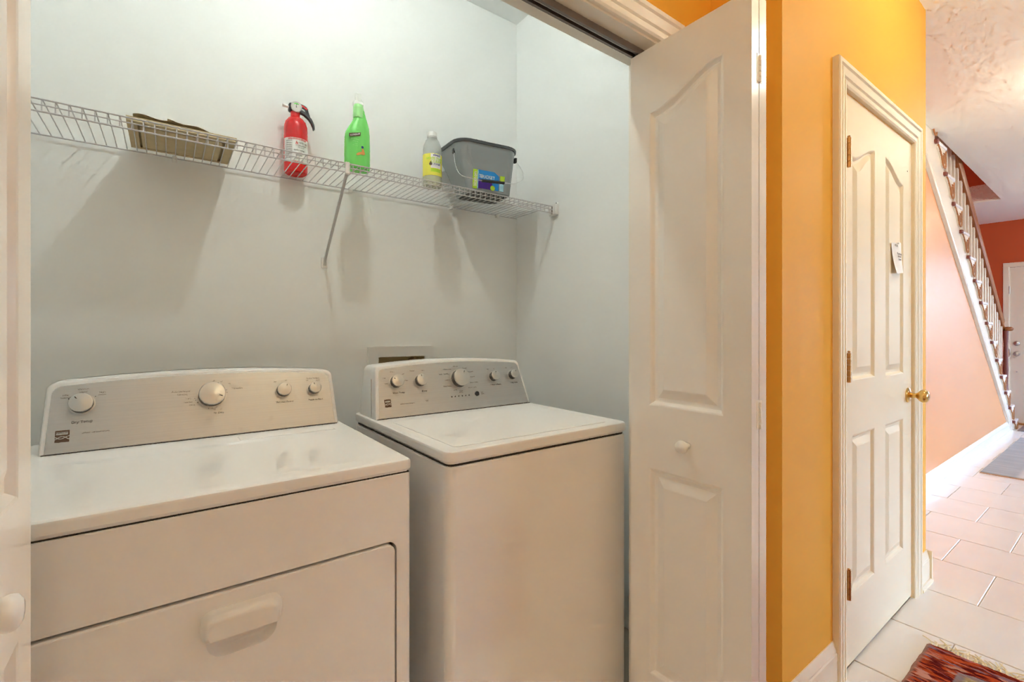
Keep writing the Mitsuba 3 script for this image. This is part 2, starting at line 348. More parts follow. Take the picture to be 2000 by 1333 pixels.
struct('ceiling_3', box(2.9, 7.6, 0.9, 2.05, 5.2, 5.3), 'ceiling_paint', 'high ceiling above the stairwell', 'ceiling')

# closet opening: jambs, track, casing
struct('trim_1', cat(box(-0.255, 1.205, YW, YI, 2.06, 2.075), box(1.19, 1.205, YW, YI, 0, 2.06), box(-0.255, -0.24, YW, YI, 0, 2.06)), 'trim_paint', 'cream head and side jambs of the closet opening', 'door frame')
CAS = [(0.006, 0), (0.006, 0.012), (0.012, 0.016), (0.024, 0.017), (0.027, 0.013), (0.031, 0.013), (0.036, 0.018), (0.058, 0.021), (0.062, 0.017), (0.066, 0.017), (0.071, 0.022), (0.084, 0.022), (0.088, 0.018), (0.088, 0)]
def casing(x0, x1, z1, o, ex, ey, ez, prof=CAS):
    return frame_sweep(prof, [((x0, 0.0), (-1, 0)), ((x0, z1), (-1, 1)), ((x1, z1), (1, 1)), ((x1, 0.0), (1, 0))], False, o, ex, ey, ez)
struct('trim_2', casing(-0.24, 1.19, 2.06, (0, YW, 0), X_, Z_, nY), 'trim_paint', 'cream moulded casing around the closet opening', 'door casing')
tk = thing('door_track', 'dark metal bifold track fixed under the closet header', 'track')
obj('channel', cat(box(-0.235, 1.172, 0.902, 0.931, 2.0555, 2.0605), box(-0.235, 1.172, 0.902, 0.9045, 2.043, 2.056), box(-0.235, 1.172, 0.9285, 0.931, 2.043, 2.056), box(-0.235, 1.172, 0.902, 0.910, 2.041, 2.0435), box(-0.235, 1.172, 0.923, 0.931, 2.041, 2.0435)), 'track_metal', tk, False)
obj('slide_bar', box(-0.20, 1.10, 0.9145, 0.9185, 2.046, 2.050), 'steel', tk, False)
obj('pivot_bracket', box(1.135, 1.172, 0.905, 0.928, 2.028, 2.0445, 0.002), 'black_plastic', tk, False)

# ================================================================== PANELLED DOORS
def leaf(key, o, ex, ey, ez, W, Ht, TH, panels, bsdf, name='leaf', both=False):
    """A door leaf: local u along ex from 0 to W, v along ey, front face at w=0 along ez, thickness TH behind. panels: (u0, u1, v0, fn_top)"""
    D = 0.011; N = 27
    def ring(pn, d):
        u0, u1, v0, top = pn; us = np.linspace(u0 + d, u1 - d, N)
        up = [(u, top(u0 + (u - u0 - d) / (u1 - u0 - 2 * d) * (u1 - u0)) - d) for u in us]
        return np.array([(u0 + d, v0 + d)] + [(u, v0 + d) for u in np.linspace(u0 + d, u1 - d, 5)[1:]] + up[::-1][0:])
    holes = unary_union([Polygon(ring(p, 0)).buffer(0) for p in panels])
    front = extrude(sbox(0, W, 0, Ht).difference(holes), D); front.apply_translation((0, 0, -D))
    parts = [front, box(0, W, 0, Ht, -TH + (D if both else 0), -D)]
    k = obj(name, place(cat(*parts), o, ex, ey, ez), bsdf, key, False)
    for p in panels:
        prof = [(0, 0), (0.004, -0.0014), (0.008, -0.0056), (0.012, -0.0100), (0.016, -0.0108), (0.022, -0.0108), (0.027, -0.0088), (0.044, -0.0020), (0.048, -0.0008), (0.052, -0.0008)]
        rings = [np.column_stack([ring(p, d), np.full(len(ring(p, d)), w)]) for d, w in prof]
        obj('panel', place(loft(rings, False, True), o, ex, ey, ez), bsdf, k, False)
    return k
def scurve(a, b, za, zb): return lambda u: za + (zb - za) * (lambda t: t * t * (3 - 2 * t))(np.clip((u - a) / (b - a), 0, 1))
def knob_white(key, o, d):
    obj('knob', lathe([(0.009, 0), (0.009, 0.008), (0.0075, 0.012), (0.010, 0.017), (0.0155, 0.022), (0.0175, 0.028), (0.0165, 0.034), (0.011, 0.038), (0.0001, 0.0395)], 28, o, d), 'white_plastic', key, True, 'round white knob')
def bifold(name, label, xf, sgn, yk):
    """Two folded leaves: the first with its face at xf looking along sgn, the other close behind it."""
    k = thing(name, label, 'door', None, 'structure')
    WL, ZB, HT = 0.359, 0.012, 2.012
    pn = lambda rise: [(0.067, 0.290, 0.986, scurve(0.067, 0.290, 1.823, 1.893) if rise else scurve(0.067, 0.290, 1.893, 1.823)), (0.067, 0.290, 0.215, lambda u: 0.806 + 0 * u)]
    # local u runs from the track end (y=0.9147) towards the hall (y=0.5557)
    leaf(k, (xf, 0.9147, ZB), nY, Z_, (sgn, 0, 0), WL, HT, 0.034, [(a, b, c, d) for a, b, c, d in pn(True)], 'door_paint')
    x2 = xf - sgn * 0.0715
    leaf(k, (x2, 0.9147, ZB), nY, Z_, (-sgn, 0, 0), WL, HT, 0.034, [(a, b, c, d) for a, b, c, d in pn(True)], 'door_paint')
    knob_white(k, (xf, yk, 0.905 if yk > 0.7 else 0.937), (sgn, 0, 0))
    xm = xf - sgn * 0.03575
    for zc in (1.845, 1.008, 0.20):
        h = [lathe([(0.0035, zc + a), (0.0035, zc + a + 0.011)], 12, (xm, 0.5535, 0)) for a in np.arange(-0.034, 0.03, 0.0132)]
        obj('hinge', cat(*h, box(xm - 0.011, xm - 0.0008, 0.5545, 0.5562, zc - 0.034, zc + 0.034), box(xm + 0.0008, xm + 0.011, 0.5545, 0.5562, zc - 0.034, zc + 0.034)), 'trim_paint', k, 30, 'painted hinge with small dark gaps')
    obj('pivot_pin', lathe([(0.004, 2.02), (0.004, 2.05)], 12, (x2 + sgn * 0.017, 0.905, 0)), 'steel', k)
    return k
bifold('door_1', 'white bifold closet door folded open on the right of the washer', 1.115, -1, 0.725)
bifold('door_2', 'white bifold closet door folded open at the left beside the dryer', -0.152, 1, 0.652)

# hall door
k3 = thing('door_3', 'cream six-panel style hall door with arched panels and brass knob', 'door', None, 'structure')
tag(k3, 'cream hall door with arched upper panels and a brass knob', 'door')
o3 = (1.918, YD - 0.002, 0.012); u3 = lambda x: x - 1.918
lf3 = leaf(k3, o3, X_, Z_, nY, 0.794, 2.038, 0.035,
     [(u3(2.000), u3(2.237), 1.018, scurve(u3(2.000), u3(2.237), 1.834, 1.905)), (u3(2.362), u3(2.600), 1.012, scurve(u3(2.362), u3(2.600), 1.912, 1.840)),
      (u3(1.998), u3(2.232), 0.246, lambda u: 0.820 + 0 * u), (u3(2.360), u3(2.598), 0.242, lambda u: 0.816 + 0 * u)], 'hall_door_paint')
for zc in (1.837, 1.082, 0.320):
    obj('hinge', cat(*[lathe([(0.0065, zc + a), (0.0065, zc + a + 0.0195)], 14, (1.9215, YD - 0.0165, 0)) for a in np.arange(-0.052, 0.05, 0.0208)], lathe([(0.0035, zc + 0.052), (0.005, zc + 0.056), (0.0001, zc + 0.060)], 12, (1.9215, YD - 0.0165, 0))), 'old_brass', k3, 30, 'brass butt hinge')
kb = obj('knob', lathe([(0.012, 0.012), (0.010, 0.030), (0.013, 0.036), (0.023, 0.044), (0.0285, 0.054), (0.0285, 0.063), (0.024, 0.071), (0.015, 0.075), (0.0001, 0.076)], 32, (2.660, YD, 0.925), nY), 'brass', k3, True, 'round brass knob')
obj('rosette', lathe([(0.033, 0.001), (0.033, 0.006), (0.028, 0.010), (0.016, 0.013), (0.0001, 0.0135)], 32, (2.660, YD, 0.925), nY), 'brass', k3, 40)
obj('screw_hole', lathe([(0.003, 0.0005), (0.003, 0.0016), (0.0001, 0.0016)], 12, (2.652, YD - 0.002, 1.922), nY), 'label_brown', k3)
CAS3 = [(a, b * 1.05) for a, b in CAS]
struct('trim_3', casing(1.912, 2.716, 2.057, (0, YD, 0), X_, Z_, nY, CAS3), 'hall_trim_paint', 'cream moulded casing around the hall door', 'door casing')
struct('trim_4', cat(box(1.902, 1.9155, YD, 0.80, 0, 2.06), box(2.7125, 2.726, YD, 0.80, 0, 2.06), box(1.902, 2.726, YD, 0.80, 2.052, 2.066), box(1.912, 2.716, YD + 0.045, 0.80, 0.0, 0.003)), 'hall_trim_paint', 'cream jambs of the hall door', 'door frame')

# baseboards
def baseboard(name, a, b, o, ex, ez, h, label, paint='hall_trim_paint'):
    prof = Polygon([(0, 0), (0.026, 0), (0.026, 0.012), (0.020, 0.020), (0.015, 0.022), (0.015, h - 0.038), (0.012, h - 0.034), (0.012, h - 0.026), (0.009, h - 0.020), (0.006, h - 0.006), (0.003, h), (0, h)])
    m = extrude(prof, b - a)
    m = place(m, tuple(np.array(o) + np.array(ex) * a), ez, Z_, ex)
    return struct(name, m, paint, label, 'baseboard', 30)
baseboard('baseboard_hall', 1.453, 1.826, (0, YD, 0), X_, nY, 0.155, 'cream baseboard left of the hall door')
baseboard('baseboard_corner', 2.804, 2.972, (0, YD, 0), X_, nY, 0.150, 'short cream baseboard at the outside corner right of the hall door')
baseboard('baseboard_return', 0.612, YS, (2.957, 0, 0), Y_, X_, 0.150, 'cream baseboard turning the corner towards the stairs')
baseboard('baseboard_stair', 2.975, 8.20, (0, YS, 0), X_, nY, 0.135, 'long white baseboard under the orange stair wall', 'trim_paint')
baseboard('baseboard_jog', YD, YW, (1.453, 0, 0), Y_, nX, 0.155, 'cream baseboard on the narrow wall return beside the bifold door')

# front door
k4 = thing('door_4', 'cream front door at the far end of the hall', 'door', None, 'structure')
leaf(k4, (XF - 0.002, 1.068, 0.02), nY, Z_, nX, 0.946, 2.023, 0.045, [], 'cream_paint')
obj('deadbolt', lathe([(0.032, 0), (0.030, 0.008), (0.022, 0.016), (0.0001, 0.018)], 24, (XF - 0.01, 1.003, 1.05), nX), 'steel', k4, 40, 'round steel deadbolt')
obj('knob', lathe([(0.032, 0), (0.030, 0.006), (0.012, 0.012), (0.012, 0.03), (0.024, 0.038), (0.029, 0.050), (0.024, 0.062), (0.0001, 0.066)], 24, (XF - 0.01, 1.003, 0.915), nX), 'steel', k4, 40, 'round steel knob')
obj('lock_button', lathe([(0.008, 0), (0.008, 0.004), (0.0001, 0.005)], 16, (XF - 0.01, 1.003, 0.68), nX), 'steel', k4)
obj('threshold', box(XF - 0.07, XF + 0.03, 0.14, 1.05, 0.0, 0.022, 0.006), 'old_brass', k4, False, 'brass threshold')
obj('hinge', cat(*[lathe([(0.007, zc - 0.05), (0.007, zc + 0.05)], 12, (XF - 0.016, 1.066, 0)) for zc in (0.922,)]), 'steel', k4)
for zc in (1.75, 0.25): obj('hinge', lathe([(0.007, zc - 0.05), (0.007, zc + 0.05)], 12, (XF - 0.016, 1.066, 0)), 'steel', k4)
struct('trim_5', frame_sweep([(0.0, 0), (0.0, 0.014), (0.01, 0.018), (0.05, 0.02), (0.06, 0.018), (0.06, 0)], [((0.12, 0.0), (-1, 0)), ((0.12, 2.045), (-1, 1)), ((1.066, 2.045), (1, 1)), ((1.066, 0.0), (1, 0))], False, (XF, 0, 0), Y_, Z_, nX), 'cream_paint', 'cream casing around the front door', 'door casing')
obj('door_mat', box(XF - 0.62, XF - 0.10, 0.14, 0.93, 0.001, 0.012, 0.004), 'rug_binding', None, False, 'dark doormat lying in front of the cream front door', 'doormat')

# ================================================================== LAMPS
def emitter(mesh, rad): return mikit.ply(mesh, 'white_plastic', True, emitter={'type': 'area', 'radiance': {'type': 'rgb', 'value': [float(c) for c in rad]}})
cl = thing('closet_light', 'small bare bulb in a white porcelain holder on the closet ceiling', 'ceiling light')
obj('holder', lathe([(0.058, 2.85), (0.058, 2.835), (0.045, 2.822), (0.030, 2.815), (0.028, 2.800), (0.0001, 2.800)], 28, (0.42, 1.23, 0)), 'white_plastic', cl)
scene[key_of('bulb', cl)] = emitter(lathe([(0.0001, 2.748), (0.013, 2.752), (0.022, 2.761), (0.025, 2.773), (0.022, 2.786), (0.015, 2.795), (0.010, 2.799), (0.0001, 2.7995)], 24, (0.42, 1.23, 0)), CLOSET_LAMP)
for x, y, lab, rad in ((-0.9, -0.2, 'white globe ceiling light near the end of the hall', HALL_LAMP), (0.75, -0.35, 'white globe ceiling light in front of the laundry closet', [0.50 * c * w for c, w in zip(HALL_LAMP, (1.0, 0.87, 0.66))]), (2.35, 0.0, 'white globe ceiling light in front of the hall door', [1.0 * c for c in HALL_LAMP]), (4.3, -0.02, 'white globe ceiling light beside the stairs', [1.8 * c for c in HALL_LAMP]), (7.0, -0.1, 'added unseen globe light that brightens the front door', [1.6 * c for c in HALL_LAMP])):  # last globe is an unseen extra, added to brighten the front door and stairs
    c = thing('hall_light', lab, 'ceiling light', 'globe lights on the hall ceiling'); z = ZC(x)
    obj('base', lathe([(0.075, z - 0.002), (0.075, z - 0.018), (0.060, z - 0.030), (0.020, z - 0.034), (0.020, z - 0.085), (0.050, z - 0.095), (0.052, z - 0.112), (0.0001, z - 0.112)], 32, (x, y, 0)), 'brass', c)
    scene[key_of('globe', c)] = emitter(lathe([(0.0001, z - 0.352), (0.05, z - 0.343), (0.09, z - 0.317), (0.115, z - 0.28), (0.122, z - 0.235), (0.113, z - 0.185), (0.088, z - 0.148), (0.052, z - 0.1125), (0.0001, z - 0.1122)], 24, (x, y, 0)), rad)
c = thing('added_stairwell_light', 'added unseen dome light that brightens the shaft above the stairs', 'ceiling light')  # unseen lamp added so the upper stairwell is not dark
obj('base', lathe([(0.165, 5.199), (0.165, 5.18), (0.0001, 5.18)], 32, (5.6, 1.45, 0)), 'white_plastic', c)
scene[key_of('diffuser', c)] = emitter(lathe([(0.0001, 5.10), (0.06, 5.105), (0.105, 5.12), (0.137, 5.145), (0.148, 5.178), (0.0001, 5.179)], 24, (5.6, 1.45, 0)), ADDED_STAIR_LAMP)

# ================================================================== DRYER
def tilt(y0, z0, run=0.060, rise=0.165):
    L = math.hypot(run, rise); up = np.array([0, run / L, rise / L]); nrm = np.array([0, -rise / L, run / L])
    return (lambda x, z, d=0.0: np.array([x, y0 + (z - z0) * run / rise, z]) + nrm * d), up, nrm
def console(key, y0, z0, yback, xl0, xr0, xl1, xr1, zc, zm, rc, arch_n=17):
    """Backguard: front outline in (x, z) with arched top and rounded corners, sloping face, flat back."""
    at, up, nrm = tilt(y0, z0)
    def outline(d):
        pts = [(xl0 + d, z0), (xr0 - d, z0)]
        top = lambda x: zc + (zm - zc) * (1 - ((x - (xl1 + xr1) / 2) / ((xr1 - xl1) / 2)) ** 2) - d
        rr = rc
        cxr, cxl = xr1 - d - rr, xl1 + d + rr
        for t in np.linspace(0, PI / 2, 7): pts.append((cxr + rr * math.cos(t), top(cxr) - rr + rr * math.sin(t)))
        for x in np.linspace(cxr, cxl, arch_n)[1:-1]: pts.append((x, top(x)))
        for t in np.linspace(PI / 2, PI, 7): pts.append((cxl + rr * math.cos(t), top(cxl) - rr + rr * math.sin(t)))
        return np.array(pts)
    rings = []
    for d, dep in ((0.006, 0.0), (0.002, 0.002), (0.0, 0.006)):
        rings.append(np.array([at(x, z) + np.array([0, dep, 0]) for x, z in outline(d)]))
    o = outline(0.0)
    rings.append(np.array([(x, max(yback - 0.03, at(x, z)[1] + 0.02), z) for x, z in o]))
    o = outline(0.012)
    rings.append(np.array([(x, yback, z) for x, z in o]))
    body = loft(rings, True, True)
    obj('console', body, 'enamel', key, 30)
    pan = outline(0.011); pan = pan[1:] if False else pan
    pan[:2, 1] += 0.0025
    r0 = np.array([at(x, z, 0.0002) for x, z in pan]); r1 = np.array([at(x, z, 0.0016) for x, z in pan]); r2 = np.array([at(x, z, 0.0021) for x, z in outline(0.0122) + np.where(np.arange(len(pan))[:, None] < 2, [0, 0.003], 0)])
    # silver panel: thick plate following the same outline
    obj('control_panel', loft([r0, r1, r2], False, True), 'brushed_silver', key, 30, 'brushed silver control panel')
    return at, up, nrm
def dial(key, at, nrm, up, x, z, r, h, ang, name='dial'):
    o = at(x, z, 0.0021)
    h *= 1.2
    k = obj(name, lathe([(r * 0.98, 0), (r * 0.96, h * 0.80), (0.0001, h * 0.80)], 36, o, nrm), 'dial_side', key, 40, 'dial with dark sides and silver cap')
    obj('cap', lathe([(r * 0.985, h * 0.78), (r * 0.985, h * 0.90), (r * 0.95, h * 0.97), (r * 0.86, h), (r * 0.80, h * 0.985), (r * 0.4, h * 1.05), (0.0001, h * 1.07)], 36, o, nrm), 'dial_silver', k, 40)
    obj('skirt', lathe([(r * 1.09, -0.0005), (r * 1.09, 0.0012), (r * 1.005, 0.0016)], 36, o, nrm), 'dial_silver', k, 40)
    a = math.radians(ang); dirv = np.array([math.sin(a), 0, 0]) + up * math.cos(a); side = np.cross(nrm, dirv)
    c = o + nrm * (h * 1.0) + dirv * r * 0.66
    m = box(-0.0009, 0.0009, -r * 0.13, r * 0.13, -0.0005, 0.0014)
    obj('pointer', place(m, c, side, dirv, nrm), 'ink', k, False, 'dark pointer mark')
    return k
def logo_mesh(at, up, nrm, x0, z0, w, h):
    s = sbox(0.05, 0.95, 0.05, 0.95).buffer(0.05)
    xs = np.linspace(-0.1, 1.1, 25)
    wave = lambda f, t: LineString([(x, f(x)) for x in xs]).buffer(t)
    s = s.difference(sbox(0.07, 0.90, 0.63, 0.87)).difference(wave(lambda x: 0.40 + 0.11 * math.sin(x * 5.2 + 2.6), 0.035)).difference(wave(lambda x: 0.36 - 0.13 * math.sin(x * 5.2 + 2.2), 0.035))
    m = extrude(affinity.scale(s, w, h, origin=(0, 0)), 0.0006)
    return place(m, at(x0, z0, 0.0021), X_, up, nrm)
RED = []
dr_ = thing('clothes_dryer', 'white clothes dryer with silver control panel and front drop door, left of the washer', 'dryer')
DX0, DX1, DYF, DYB = -0.285, 0.4535, 1.008, 1.700
body = vbox(DX0, DX1, DYF, DYB, 0.025, 0.8845, 0.012, 0.003)
door_o = Polygon(rrect(-0.245, 0.4185, 0.17, 0.7365, 0.022)); door_i = Polygon(rrect(-0.240, 0.4135, 0.175, 0.7310, 0.019))
body = diff(body, xz(door_o, DYF - 0.01, DYF + 0.030))
obj('cabinet', body, 'enamel', dr_, 30)
obj('door_gap', xz(door_o, DYF + 0.024, DYF + 0.029), 'dark_gap', dr_, False)
dm = place(loft([np.column_stack([rrect(-0.240 + d, 0.4135 - d, 0.175 + d, 0.7310 - d, max(0.019 - d, 0.004)), np.full(28, w)]) for d, w in ((0, -0.024), (0, 0.001), (0.0015, 0.0035), (0.004, 0.0045))]), (0, DYF, 0), X_, Z_, nY)
pocket = place(loft([np.column_stack([rrect(0.056 + d, 0.172 - d, 0.614 + d, 0.700 - d * 0.2, 0.030 - d * 0.7), np.full(28, w)]) for d, w in ((0, 0.02), (0, 0.0044), (0.004, 0.0), (0.010, -0.008), (0.018, -0.013))]), (0, DYF, 0), X_, Z_, nY)
trimesh.repair.fix_normals(dm); trimesh.repair.fix_normals(pocket)
dd = obj('door', diff(dm, pocket), 'enamel', dr_, 30)
hr = []
for d, w in ((0.0, 0.004), (0.0, 0.018), (0.003, 0.026), (0.008, 0.0305), (0.014, 0.032)):
    hr.append(np.column_stack([rrect(0.047 + d, 0.179 - d, 0.6605 + d * 0.3, 0.7045 - d, max(0.018 - d * 0.6, 0.006)) - np.array([0, 0.0]), np.full(28, w)]))
for r in hr:
    low = r[:, 1] < 0.672; r[low, 1] = 0.6605
obj('handle', place(loft(hr, True, True), (0, DYF, 0), X_, Z_, nY), 'white_plastic', dd, 30, 'glossy white pull handle')
# top with shallow tray
top = vbox(DX0 - 0.001, DX1 + 0.001, DYF - 0.004, DYB, 0.8875, 0.917, 0.012, 0.008)
tray = place(loft([np.column_stack([rrect(DX0 + 0.055 + d, DX1 - 0.045 - d, DYF + 0.045 + d, 1.425 - d, 0.03), np.full(28, w)]) for d, w in ((0, 0.03), (0, 0.917), (0.012, 0.9135), (0.02, 0.9130))]), (0, 0, 0), X_, Y_, Z_)
tray2 = [np.column_stack([rrect(DX0 + 0.055 + d, DX1 - 0.045 - d, DYF + 0.045 + d, 1.425 - d, 0.03), np.full(28, w)]) for d, w in ((-0.004, 0.93), (-0.002, 0.9172), (0.008, 0.9142), (0.018, 0.9135))]
tm = loft(tray2); trimesh.repair.fix_normals(tm)
slot = box(0.155, 0.405, 1.437, 1.487, 0.915, 0.93)
obj('top', diff(top, tm, slot), 'enamel', dr_, 30)
obj('lint_screen_cover', box(0.157, 0.403, 1.439, 1.485, 0.9145, 0.9185, 0.0015), 'enamel', dr_, False)
obj('top_seam', box(DX0 + 0.004, DX1 - 0.004, DYF + 0.004, DYB - 0.01, 0.8843, 0.8878), 'dark_gap', dr_, False)
for x, y in ((DX0 + 0.05, DYF + 0.05), (DX1 - 0.05, DYF + 0.05), (DX0 + 0.05, DYB - 0.05), (DX1 - 0.05, DYB - 0.05)):
    obj('foot', lathe([(0.018, 0.0), (0.018, 0.012), (0.008, 0.014), (0.008, 0.03)], 16, (x, y, 0)), 'black_plastic', dr_)
at, up, nrm = console(dr_, 1.528, 0.9172, DYB, -0.2436, 0.4396, -0.2375, 0.4340, 1.082, 1.0985, 0.022)
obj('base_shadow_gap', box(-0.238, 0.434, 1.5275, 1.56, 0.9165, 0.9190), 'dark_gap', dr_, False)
dial(dr_, at, nrm, up, -0.171, 1.0285, 0.0235, 0.017, -38)
dial(dr_, at, nrm, up, 0.1012, 1.0275, 0.0325, 0.024, 112)
dial(dr_, at, nrm, up, 0.2858, 1.0275, 0.0200, 0.019, 30)
dial(dr_, at, nrm, up, 0.3742, 1.0265, 0.0180, 0.021, -20)
def words(key, at, up, nrm, items, bsdf, name='lettering'):
    ms = [text(s, h, at(x, z, 0.0022), X_, up, nrm, al) for s, h, x, z, al in items]
    if name == 'lettering':
        for m in ms: obj(name, m, bsdf, key, False)
    else: obj(name, cat(*ms), bsdf, key, False, kind='stuff')
words(dr_, at, up, nrm, [('Dry Temp', 0.0062, -0.1687, 0.9865, 'c'), ('Air Only', 0.0050, 0.1165, 0.9800, 'c'), ('Wrinkle Guard', 0.0052, 0.2870, 0.9945, 'c'), ('Push to Start', 0.0052, 0.3765, 0.9940, 'c')], 'ink')
words(dr_, at, up, nrm, [('Low', 0.0042, -0.2010, 1.0520, 'c'), ('Delicate', 0.0036, -0.2010, 1.0450, 'c'), ('Medium', 0.0042, -0.1690, 1.0640, 'c'), ('Casual', 0.0036, -0.1690, 1.0575, 'c'), ('High', 0.0042, -0.1330, 1.0540, 'c'), ('Cotton', 0.0036, -0.1330, 1.0480, 'c'),
      ('Auto Moisture', 0.0046, 0.0300, 1.0430, 'c'), ('Sensing', 0.0046, 0.0330, 1.0350, 'c'), ('Very', 0.0042, 0.0530, 1.0235, 'r'), ('Normal', 0.0042, 0.0560, 1.0140, 'r'), ('More', 0.0042, 0.0620, 1.0060, 'r'), ('Timed Dry', 0.0042, 0.1500, 1.0430, 'l'), ('60', 0.0036, 0.1440, 1.0570, 'c'), ('40', 0.0036, 0.1250, 1.0640, 'c'), ('20', 0.0036, 0.1070, 1.0670, 'c'), ('30', 0.0036, 0.1060, 0.9890, 'c'), ('20', 0.0036, 0.1220, 0.9890, 'c'),
      ('Off', 0.0038, 0.2640, 1.0540, 'c'), ('On', 0.0038, 0.2950, 1.0570, 'c'), ('CYCLE SIGNAL', 0.0040, 0.3730, 1.0590, 'c'), ('Off', 0.0034, 0.3560, 1.0530, 'c'), ('Loud', 0.0034, 0.3880, 1.0530, 'c'),
      ('SERIES    HE SENSOR DRY', 0.0030, -0.1420, 0.9600, 'c')], 'ink_grey', 'small_lettering')
dots = [place(box(-0.0011, 0.0011, -0.0008, 0.0008, 0, 0.0004), at(x, z, 0.0022), X_, up, nrm) for x, z in ((-0.1950, 1.0420), (-0.1700, 1.0545), (-0.1460, 1.0445), (0.0610, 1.0225), (0.0635, 1.0175), (0.0680, 1.0115), (0.0930, 0.9935), (0.1010, 0.9935), (0.1120, 0.9955), (0.1370, 1.0400), (0.1380, 1.0330), (0.1170, 1.0610))]
obj('tick_marks', cat(*dots), 'ink', dr_, False, kind='stuff')
obj('emblem', logo_mesh(at, up, nrm, -0.2155, 0.9435, 0.0255, 0.0285), 'brown_mark', dr_, False, 'dark square emblem with crossing waves')
obj('emblem_text', text('Kenmore', 0.0042, at(-0.2030, 0.9650, 0.0022), X_, up, nrm), 'brown_mark', dr_, False)

# ================================================================== WASHER
wa = thing('washing_machine', 'white top-loading washing machine with silver control panel, right of the dryer', 'washing machine')
WX0, WX1, WYF, WYB = 0.535, 1.190, 0.985, 1.680
obj('cabinet', vbox(WX0 + 0.003, WX1 - 0.003, WYF + 0.003, WYB, 0.025, 0.882, 0.024, 0.006, 7), 'enamel', wa, 30)
lid = vbox(WX0, WX1, WYF, WYB, 0.8875, 0.920, 0.026, 0.008, 7)
rec = loft([np.column_stack([rrect(WX0 + 0.035 + d, WX1 - 0.035 - d, WYF + 0.035 + d, 1.448 - d, 0.02), np.full(28, w)]) for d, w in ((-0.003, 0.93), (-0.001, 0.9202), (0.004, 0.9168), (0.009, 0.9165))]); trimesh.repair.fix_normals(rec)
obj('top_frame', diff(lid, rec), 'enamel', wa, 30)
obj('lid', loft([np.column_stack([rrect(WX0 + 0.047 + d, WX1 - 0.047 - d, WYF + 0.047 + d, 1.440 - d, 0.016), np.full(28, w)]) for d, w in ((0, 0.9160), (0, 0.9178), (0.003, 0.9192), (0.008, 0.9194))]), 'enamel', wa, 30)
obj('seam', vbox(WX0 + 0.008, WX1 - 0.008, WYF + 0.008, WYB - 0.01, 0.8815, 0.888, 0.02, 0.001), 'dark_gap', wa, False)
for x, y in ((WX0 + 0.05, WYF + 0.05), (WX1 - 0.05, WYF + 0.05), (WX0 + 0.05, WYB - 0.05), (WX1 - 0.05, WYB - 0.05)):
    obj('foot', lathe([(0.018, 0.0), (0.018, 0.012), (0.008, 0.014), (0.008, 0.03)], 16, (x, y, 0)), 'black_plastic', wa)
wat, wup, wnr = console(wa, 1.481, 0.9205, WYB - 0.01, 0.5440, 1.1845, 0.5605, 1.1680, 1.0885, 1.1055, 0.018)
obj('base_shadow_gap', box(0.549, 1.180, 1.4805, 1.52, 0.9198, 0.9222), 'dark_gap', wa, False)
obj('end_cap_seam', cat(box(0.5435, 0.5455, 1.525, 1.527, 0.922, 1.05)), 'steel', wa, False)
for x, z, r, h, a in ((0.6284, 1.0355, 0.0215, 0.020, -62), (0.7173, 1.0335, 0.0205, 0.020, -12), (0.8742, 1.0315, 0.0330, 0.024, 28), (1.0267, 1.0305, 0.0185, 0.021, 0), (1.1181, 1.0315, 0.0175, 0.022, 20)):
    dial(wa, wat, wnr, wup, x, z, r, h, a)
words(wa, wat, wup, wnr, [('Wash Temp', 0.0056, 0.6330, 0.9995, 'c'), ('Rinse', 0.0056, 0.7280, 0.9985, 'c'), ('Fabric Softener', 0.0050, 1.0330, 1.0010, 'c'), ('Deep Rinse', 0.0050, 1.1230, 1.0030, 'c')], 'ink')
words(wa, wat, wup, wnr, [('Cool', 0.0038, 0.5880, 1.0500, 'c'), ('Cold', 0.0038, 0.5930, 1.0320, 'c'), ('Warm', 0.0038, 0.6190, 1.0690, 'c'), ('Hot', 0.0038, 0.6530, 1.0600, 'l'), ('Whites', 0.0036, 0.6560, 1.0380, 'l'), ('Normal', 0.0038, 0.6930, 1.0690, 'c'), ('Extra', 0.0038, 0.7330, 1.0690, 'c'),
      ('Normal', 0.0044, 0.8680, 1.0775, 'c'), ('Heavy Duty', 0.0044, 0.8480, 1.0680, 'r'), ('Bulky-Bedding', 0.0044, 0.8370, 1.0520, 'r'), ('Whites', 0.0044, 0.8340, 1.0300, 'r'), ('Super Wash', 0.0044, 0.8390, 1.0085, 'r'), ('Soak', 0.0044, 0.8580, 0.9930, 'r'), ('Casual', 0.0044, 0.8960, 1.0690, 'l'), ('Delicates', 0.0044, 0.9140, 1.0550, 'l'), ('Lingerie', 0.0044, 0.9210, 1.0360, 'l'), ('Rinse + Spin', 0.0044, 0.9190, 1.0150, 'l'), ('Drain + Spin', 0.0044, 0.9080, 0.9975, 'l'), ('Clean', 0.0036, 0.8740, 0.9880, 'c'), ('Washer', 0.0036, 0.8740, 0.9830, 'c'),
      ('Off', 0.0038, 1.0080, 1.0600, 'c'), ('On', 0.0038, 1.0370, 1.0600, 'c'), ('Off', 0.0038, 1.0960, 1.0610, 'c'), ('On', 0.0038, 1.1260, 1.0610, 'c'), ('Start', 0.0034, 0.9580, 0.9770, 'l'), ('Pause', 0.0034, 0.9580, 0.9715, 'l'),
      ('SERIES  HIGH EFFICIENCY', 0.0030, 0.6600, 0.9620, 'c'), ('HE', 0.0058, 0.7320, 0.9655, 'c')], 'ink_grey', 'small_lettering')
obj('start_button', lathe([(0.0090, 0), (0.0088, 0.003), (0.0075, 0.0042), (0.0001, 0.0044)], 24, wat(0.9396, 0.9735, 0.0021), wnr), 'black_plastic', wa, 40, 'round black button')
for i in range(6):
    obj('indicator', lathe([(0.0026, 0), (0.0024, 0.0010), (0.0001, 0.0012)], 12, wat(0.8315 + i * 0.01465, 0.9705, 0.0021), wnr), 'ink', wa)
